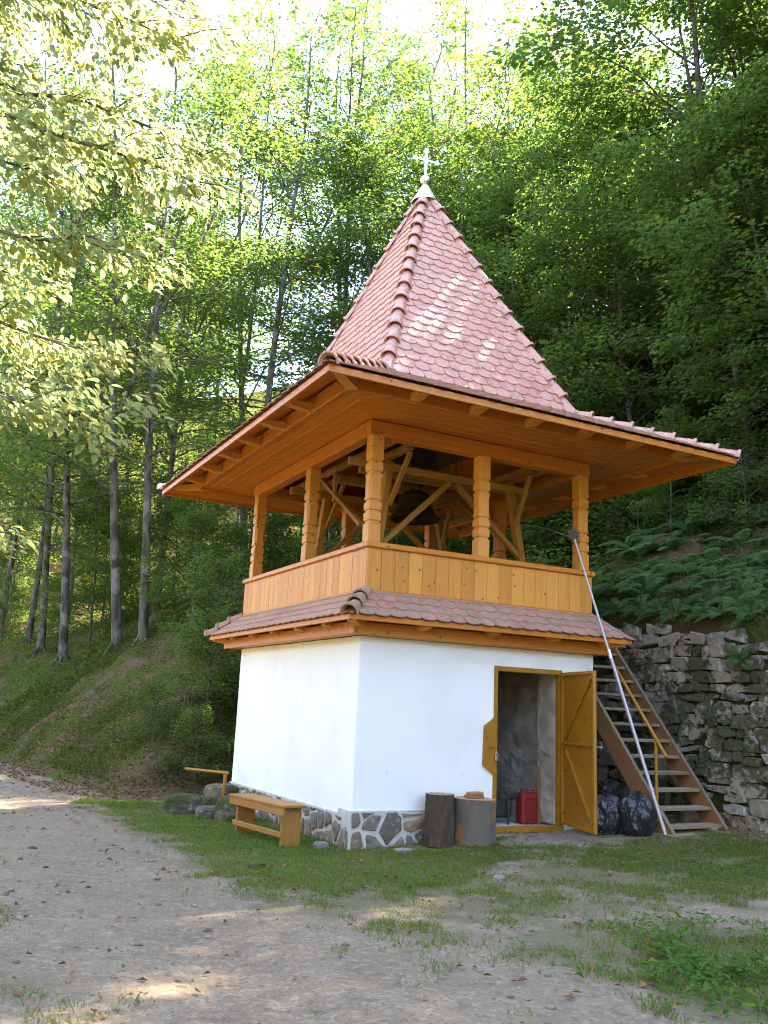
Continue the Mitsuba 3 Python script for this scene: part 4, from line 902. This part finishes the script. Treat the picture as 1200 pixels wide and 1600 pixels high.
pts, r = scatter(30, -3.2, 12, 10, 36, 2.2, lambda x, y: toe_dist(x, y)[0] > 2.5 and x + .3 * y < 13, 8)
for x, y in pts:
    plant('understorey_tree', 'kind_sapling', x, y, 'low leafy young tree in the understorey between beech trunks', 'tree', r.uniform(.5, 1.15), group='young understorey trees')
pts, r = scatter(26, 8.2, 15, -7, 11, 2.0, lambda x, y: 4.0 < toe_dist(x, y)[0] < 11, 19)
for x, y in pts:
    plant('thicket_tree', 'kind_thicket', x, y, 'low spreading dark tree in the thicket under the tall hillside trees', 'tree', r.uniform(.75, 1.15), group='thicket on the right hillside', tilt=(-10 + r.normal(0, 4), r.normal(0, 4)))
pts, r = scatter(14, 6.2, 12, -5, 9, 1.5, lambda x, y: toe_dist(x, y)[0] > 2.0, 9)
for x, y in pts:
    plant('hillside_bush', ['kind_bush', 'kind_sapling'][int(r.random() < .45)], x, y, 'dark leafy bush on the steep bank above the stone wall', 'bush', r.uniform(.5, .95), group='bushes on the right bank')
for x, y, s, lab in ((-1.75, 3.75, .55, 'low dark bush at the bank foot beside the white wall'), (-1.2, 5.2, .8, 'dark bush on the bank just left of the skirt roof'), (-.6, 6.6, 1.0, 'broad bluish green bush at the bank top left of the tower'),
                     (-2.3, 4.6, .45, 'small leafy bush halfway up the bank behind the pipe rail')):
    plant('bank_bush', 'kind_bush', x, y, lab, 'bush', s)

# the near tree that hangs into the picture at the upper left (its trunk stands left of the frame)
def overhang():
    r = np.random.default_rng(77); wood = MB()
    tr = np.array([(-8.6, -4.4, -.2), (-8.5, -4.4, 2), (-8.45, -4.35, 4.5), (-8.3, -4.3, 7), (-8.2, -4.3, 9.5), (-8.1, -4.3, 11.5)]); wood.tube(tr, [.24, .19, .17, .14, .09, .03], 12, cap=False)
    ends = [(2.6, -5.25, -5.2, 3.35), (3.0, -5.0, -4.7, 4.0), (3.6, -5.0, -5.2, 4.55), (4.3, -4.75, -5.3, 5.2), (5.0, -4.6, -5.0, 5.6), (5.6, -5.0, -5.3, 6.3), (6.2, -5.2, -4.2, 7.0), (6.8, -4.7, -4.0, 7.6), (4.0, -5.6, -3.4, 5.0), (3.3, -5.5, -3.9, 4.15),
            (5.2, -5.3, -3.4, 6.2), (2.4, -5.9, -4.2, 2.55), (7.4, -5.4, -5.0, 7.6), (2.9, -5.7, -5.6, 3.2), (5.8, -5.8, -6.0, 6.2), (6.8, -6.2, -5.6, 7.0), (4.6, -5.9, -5.7, 4.7)]
    P, D = [], []
    for z0, x, y, z in ends:
        a = np.array([np.interp(z0, tr[:, 2], tr[:, k]) for k in range(3)]); e = np.array([x, y, z]); n = 9; tt = np.linspace(0, 1, n)
        pts = a + (e - a) * tt[:, None]; pts[:, 2] += .35 * np.sin(np.pi * tt) * np.linalg.norm(e - a) * .4; pts[1:-1] += r.normal(0, .05, (n - 2, 3)); L = np.linalg.norm(e - a)
        wood.tube(pts, .034 * (1 - .85 * tt), 6, cap=False)
        for j in range(17):
            q = .30 + .70 * (j + r.random()) / 17; pb = np.array([np.interp(q, tt, pts[:, k]) for k in range(3)]); d = unit(e - a); az = math.atan2(d[1], d[0]) + (1 if j % 2 else -1) * r.uniform(.2, 1.2)
            l2 = r.uniform(.3, .8) * (1.2 - .5 * q); de = np.array([math.cos(az), math.sin(az), r.uniform(-.45, .25)]) * l2
            wood.tube([pb, pb + de * .5 + (0, 0, .03), pb + de], [.008, .006, .003], 4, cap=False); P.append(pb); D.append(de)
    P, D = np.array(P), np.array(D); n = 19000; k = r.integers(0, len(P), n); q = r.random(n) ** .8 * 1.1; L2 = np.linalg.norm(D[k], axis=1, keepdims=True)
    hz = np.cross(D[k], [0, 0, 1.0]); hz /= np.linalg.norm(hz, axis=1, keepdims=True); off = r.normal(0, .085, (n, 1))
    c = P[k] + D[k] * q[:, None] + hz * off + np.column_stack([np.zeros((n, 2)), r.normal(-.03, .06, n)])
    ax = D[k] / L2 * .7 + hz * np.sign(off) * r.uniform(.3, 1.2, (n, 1)) + np.column_stack([np.zeros((n, 2)), r.normal(-.4, .3, n)])
    nr = np.column_stack([r.normal(0, .45, (n, 2)), np.ones(n)]); sz = .074 * r.uniform(.6, 1.3, n)
    return wood, leaf_oval(c, ax, nr, sz, sz * .60, leaf_col(r, n, (.32, .37, .16), .3, .03), fold=.18)
OT = thing('overhanging_tree', 'sunlit near branches with pale green leaves hanging in at upper left', 'tree')
w, (v, f, c) = overhang()
put(f'{OT}__branches', w, 'bark', smooth=True); put(f'{OT}__crown', (v, f), 'leaf', color=c)

# ------------------------------------------------------------------ ferns
def fern_kind(key, seed, fronds, L):
    r = np.random.default_rng(seed); C, A, N, S = [], [], [], []; st = MB()
    for i in range(fronds):
        az = i * 6.283 / fronds + r.normal(0, .25); l = L * r.uniform(.7, 1.1); e0 = math.radians(r.uniform(45, 75)); n = 34
        t = np.linspace(.08, 1, n); d = np.array([math.cos(az), math.sin(az)]); s = np.array([-d[1], d[0], 0])
        rad = l * (t * math.cos(e0) + .25 * t ** 2); z = l * (t * math.sin(e0) - .62 * t ** 2.2)
        mid_ = np.column_stack([rad[:, None] * d, z]); tg = np.gradient(mid_, axis=0); tg /= np.linalg.norm(tg, axis=1, keepdims=True); up = np.cross(s, tg) * -1; st.tube(np.vstack([[0, 0, -.03], mid_[::5]]), .004, 3, cap=False)
        pl_ = l * .20 * np.sin(np.pi * np.clip(t * .86 + .16, 0, 1)) ** .8 + .012
        for sg in (-1, 1):
            ax = sg * s + .35 * tg + up * -.18
            ax = ax / np.linalg.norm(ax, axis=1, keepdims=True); C.append(mid_ + ax * pl_[:, None] * .5); A.append(ax); N.append(up + r.normal(0, .12, up.shape)); S.append(pl_)
    C, A, N, S = (np.concatenate(q) for q in (C, A, N, S)); n = len(C)
    V, F, col = leaf_quads(C, A, N, S, np.minimum(S * .2, L * .026), leaf_col(r, n, (.12, .235, .075), .3, .02), fold=.1)
    scene[key] = {'type': 'shapegroup', 'fronds': mikit.ply((V, F), 'leaf', color=col), 'stems': mikit.ply(st.mesh()[:2], 'bark')}
fern_kind('kind_fern_a', 1, 9, .85); fern_kind('kind_fern_b', 2, 7, .70); fern_kind('kind_fern_c', 3, 11, .95)
r = np.random.default_rng(21); ferns = []
for _ in range(4000):
    if len(ferns) >= 84: break
    y = r.uniform(-4.2, 2.5); d = .45 + abs(r.normal(0, 2.0)); x = np.interp(y, TOE[:4, 1], TOE[:4, 0]) + d
    if d < 6 and all((x - a) ** 2 + (y - b) ** 2 > .46 ** 2 for a, b in ferns): ferns.append((x, y))
for x, y in ferns:
    d = toe_dist(x, y)[0]
    plant('fern', f'kind_fern_{"abc"[r.integers(3)]}', x, y, 'green fern on the bank above the stone retaining wall', 'fern', r.uniform(.6, 1.25), group='ferns above the retaining wall', tilt=(-18 if d > .8 else -30, 0), dz=-.03)
for a, h, s, lab in ((5.6, 2.35, .62, 'light green fern hanging over the wall top, the leftmost of the overhanging ones'), (6.7, 2.30, .55, 'light green fern hanging over the wall top, nearest the right picture edge'), (7.4, 1.35, .25, 'tiny green fern growing from a wall joint')):
    p = wall_pt(a, h, .03); t = thing('fern', lab, 'fern'); scene[t] = {'type': 'instance', 'group': {'type': 'ref', 'id': 'kind_fern_b'}, 'to_world': T().translate(p.tolist()).rotate([0, 1, 0], -62).rotate([0, 0, 1], a * 50).scale(s)}

for i, y in enumerate(np.arange(1.6, -5.0, -.42)):
    y += r.normal(0, .1); x = np.interp(y, TOE[:4, 1], TOE[:4, 0]) + .10 + abs(r.normal(0, .08))
    plant('edge_fern', f'kind_fern_{"ab"[i % 2]}', x, y, 'small green fern drooping over the top edge of the stone wall', 'fern', r.uniform(.4, .75), group='ferns along the wall edge', tilt=(-38 + r.normal(0, 8), 0), dz=-.02)
# ------------------------------------------------------------------ ground cover on the hill, litter, grass, gravel
def strewn(n, x0, x1, y0, y1, seed, keep):
    r = np.random.default_rng(seed); x, y = r.uniform(x0, x1, n), r.uniform(y0, y1, n); k = keep(x, y, r); x, y = x[k], y[k]
    return x, y, height(x, y), r
def slope_normals(x, y):
    e = .08; n = np.stack([-(height(x + e, y) - height(x - e, y)) / (2 * e), -(height(x, y + e) - height(x, y - e)) / (2 * e), np.ones_like(x)], -1); return n / np.linalg.norm(n, axis=1, keepdims=True)
patch = lambda x, y, s, k: meshkit.fbm(np.stack([x * s, y * s, np.full_like(x, k)], -1), 4, k)
def cover(n, x0, x1, y0, y1, seed, lo, hgt, ls, col, thr):
    x, y, z, r = strewn(n, x0, x1, y0, y1, seed, lambda x, y, r: (toe_dist(x, y)[0] > lo) & (patch(x, y, .9, 3) + r.uniform(-.12, .12, len(x)) > thr))
    m = len(x); nn = slope_normals(x, y); c = np.stack([x, y, z], -1) + nn * (r.random((m, 1)) ** 1.5) * hgt
    ax = r.normal(0, 1, (m, 3)) * (1, 1, .6); nr = nn + r.normal(0, .55, (m, 3)); sz = ls * r.uniform(.6, 1.3, m)
    return leaf_quads(c, ax, nr, sz, sz * .55, leaf_col(r, m, col, .4, .04))
parts = [cover(110000, -4.5, 3.5, 3.2, 16, 41, .35, .16, .055, (.095, .130, .030), .50), cover(36000, -4.5, 8, 14, 32, 42, .3, .25, .10, (.13, .19, .036), .40), cover(70000, 3.2, 9.5, -5, 4, 43, .0, .14, .050, (.085, .155, .045), .47), cover(16000, 3.1, 4.1, -5, 2.5, 44, .04, .10, .045, (.10, .17, .04), .22)]
o = np.cumsum([0] + [len(p[0]) for p in parts])
put('undergrowth', (np.vstack([p[0] for p in parts]), np.vstack([p[1] + k for p, k in zip(parts, o)])), 'leaf', color=np.vstack([p[2] for p in parts]), kind='stuff', label='low green ground cover on the wooded bank')
r = np.random.default_rng(45); m = 9000; pa, pb = r.uniform(0, wl, m), r.uniform(0, 2.6, m)
k = meshkit.fbm(np.column_stack([pa * 2.2, pb * 2.2, pa * 0 + 4]), 4, 6) > .53; pa, pb = pa[k], pb[k]; m = len(pa)
c = np.array([wall_pt(a, b, .03 + .05 * q) for a, b, q in zip(pa, pb, r.random(m))]); sz = r.uniform(.02, .045, m)
v, f, c_ = leaf_quads(c, r.normal(0, 1, (m, 3)), np.array([wn[0], wn[1], .5]) + r.normal(0, .5, (m, 3)), sz, sz * .6, leaf_col(r, m, (.085, .115, .028), .4, .02))
put(f'{RW}__moss', (v, f), 'leaf', color=c_, kind='stuff', label='dark green moss growing over the stones')
t = thing('fallen_branch', 'thin pale dead branch lying on the dark bank left of the tower', 'branch')
bp_ = [(-1.95, 4.55), (-1.75, 4.85), (-1.62, 5.2), (-1.40, 5.5)]
m = MB(); m.tube([(x, y, float(height(x, y)) + .10 + .1 * i) for i, (x, y) in enumerate(bp_)], [.018, .015, .012, .006], 6); put(f'{t}__stick', m, 'bark', smooth=True)
# dead leaves on the bank foot and on the yard
x, y, z, r = strewn(95000, -6.5, 9, -8, 14, 51, lambda x, y, r: np.where(toe_dist(x, y)[0] > -.6, r.random(len(x)) < .75 * (patch(x, y, .8, 9) > .36) * (.35 + .65 * (toe_dist(x, y)[0] < 1.6)), r.random(len(x)) < .020 * (toe_dist(x, y)[0] < -.6)) & ~((np.abs(x) < 1.75) & (np.abs(y) < 2.1)))
m = len(x); nn = slope_normals(x, y); c = np.stack([x, y, z + .012], -1) + nn * r.random((m, 1)) * .015
cc = np.array([.19, .105, .05]) * r.uniform(.5, 1.35, (m, 1)) * (1 + r.normal(0, .12, (m, 3))); sz = r.uniform(.035, .075, m)
v, f, c_ = leaf_quads(c, r.normal(0, 1, (m, 3)) * (1, 1, .15), nn + r.normal(0, .35, (m, 3)), sz, sz * .6, np.clip(cc, .01, .5), fold=.3)
put('dead_leaves', (v, f), 'litter_leaf', color=c_, kind='stuff', label='scattered brown dead leaves')
# grass
outside = lambda x, y: ~((np.abs(x) < HX + PL + .02) & (np.abs(y) < HY + PL + .02)) & (toe_dist(x, y)[0] < .25)
def gmask(x, y, r):
    g = grassiness(x, y, np.exp, patch(x, y, 1.1, 4)) + 2.2 * (patch(x, y, 4.5, 8) - .5)
    return (r.random(len(x)) < sstep(.42, 1.45, g) ** 1.25) & outside(x, y)
def blades(n, x0, x1, y0, y1, seed, hmin, hmax, w, col):
    x, y, z, r = strewn(n, x0, x1, y0, y1, seed, gmask); m = len(x); a = r.random(m) * 6.283; h = r.uniform(hmin, hmax, m) * (.6 + .8 * patch(x, y, 1.7, 6)); ln = h * r.uniform(.2, .9, m); b = r.random(m) * 6.283
    base = np.stack([x, y, z - .005], -1); s = np.stack([np.cos(a), np.sin(a), a * 0], -1) * w * .5; l = np.stack([np.cos(b) * ln, np.sin(b) * ln, h], -1)
    V = np.stack([base - s, base + s, base + l * (.45, .45, .6) + s * .7, base + l], 1).reshape(-1, 3); k = np.arange(m)[:, None] * 4; F = np.concatenate([k + [[0, 1, 2]], k + [[0, 2, 3]]], 1).reshape(-1, 3)
    return V, F, np.repeat(leaf_col(r, m, col, .4, .10), 4, 0)
parts = [blades(520000, -6.5, 3.2, -8.5, 3.6, 61, .012, .050, .006, (.165, .235, .045)), blades(40000, -4.8, -2.0, 2, 12, 62, .02, .06, .010, (.13, .20, .04))]
x, y, z, r = strewn(42000, -5.8, 3.2, -8.5, 3.4, 63, lambda x, y, r: gmask(x, y, r) & (patch(x, y, .9, 12) > .5)); m = len(x)           # broad leaved weeds among the grass
sz = r.uniform(.018, .045, m); parts.append(leaf_quads(np.stack([x, y, z + r.uniform(.012, .05, m)], -1), r.normal(0, 1, (m, 3)) * (1, 1, .3), np.column_stack([r.normal(0, .35, (m, 2)), np.ones(m)]), sz, sz * .7, leaf_col(r, m, (.11, .22, .05), .35, .02)))
x, y, z, r = strewn(9000, -2.6, -.3, -8.2, -5.8, 64, lambda x, y, r: r.random(len(x)) < np.exp(-((x + 1.45) / .65) ** 2 - ((y + 7.0) / .75) ** 2) * (patch(x, y, 3, 5) > .42)); m = len(x); sz = r.uniform(.03, .075, m)      # taller weeds at the lower right
parts.append(leaf_quads(np.stack([x, y, z + r.uniform(.02, .13, m)], -1), r.normal(0, 1, (m, 3)) * (1, 1, .3), np.column_stack([r.normal(0, .35, (m, 2)), np.ones(m)]), sz, sz * .6, leaf_col(r, m, (.12, .23, .05), .35, .02)))
o = np.cumsum([0] + [len(p[0]) for p in parts])
put('grass', (np.vstack([p[0] for p in parts]), np.vstack([p[1] + k for p, k in zip(parts, o)])), 'leaf', color=np.vstack([p[2] for p in parts]), kind='stuff', label='short thin grass and weeds in the yard')
# gravel
ico = trimesh.creation.icosphere(1, 1.0); iv, if_ = np.array(ico.vertices), np.array(ico.faces)
x, y, z, r = strewn(5200, -6.8, 3.0, -9, 8, 71, lambda x, y, r: outside(x, y) & (grassiness(x, y, np.exp, patch(x, y, 1.1, 4)) < r.uniform(.3, .9, len(x))) & (r.random(len(x)) < (.25 + 1.2 * (patch(x, y, .8, 15) > .5))))
m = len(x); s = .006 + .022 * r.random(m) ** 5; s = np.where(r.random(m) < .02, s + .018, s)
sc = s[:, None, None] * r.uniform(.6, 1.35, (m, 1, 3)) * (1, 1, .6); V = iv[None] * sc * (1 + r.normal(0, .12, (m, len(iv), 1))) + np.stack([x, y, z + s * .2], -1)[:, None]
put('gravel', (V.reshape(-1, 3), (if_[None] + np.arange(m)[:, None, None] * len(iv)).reshape(-1, 3), np.repeat(np.arange(m) + .5, len(iv))[:, None] * [1, 1]), 'pebble', smooth=False, kind='stuff', label='loose grey pebbles on the worn dirt')
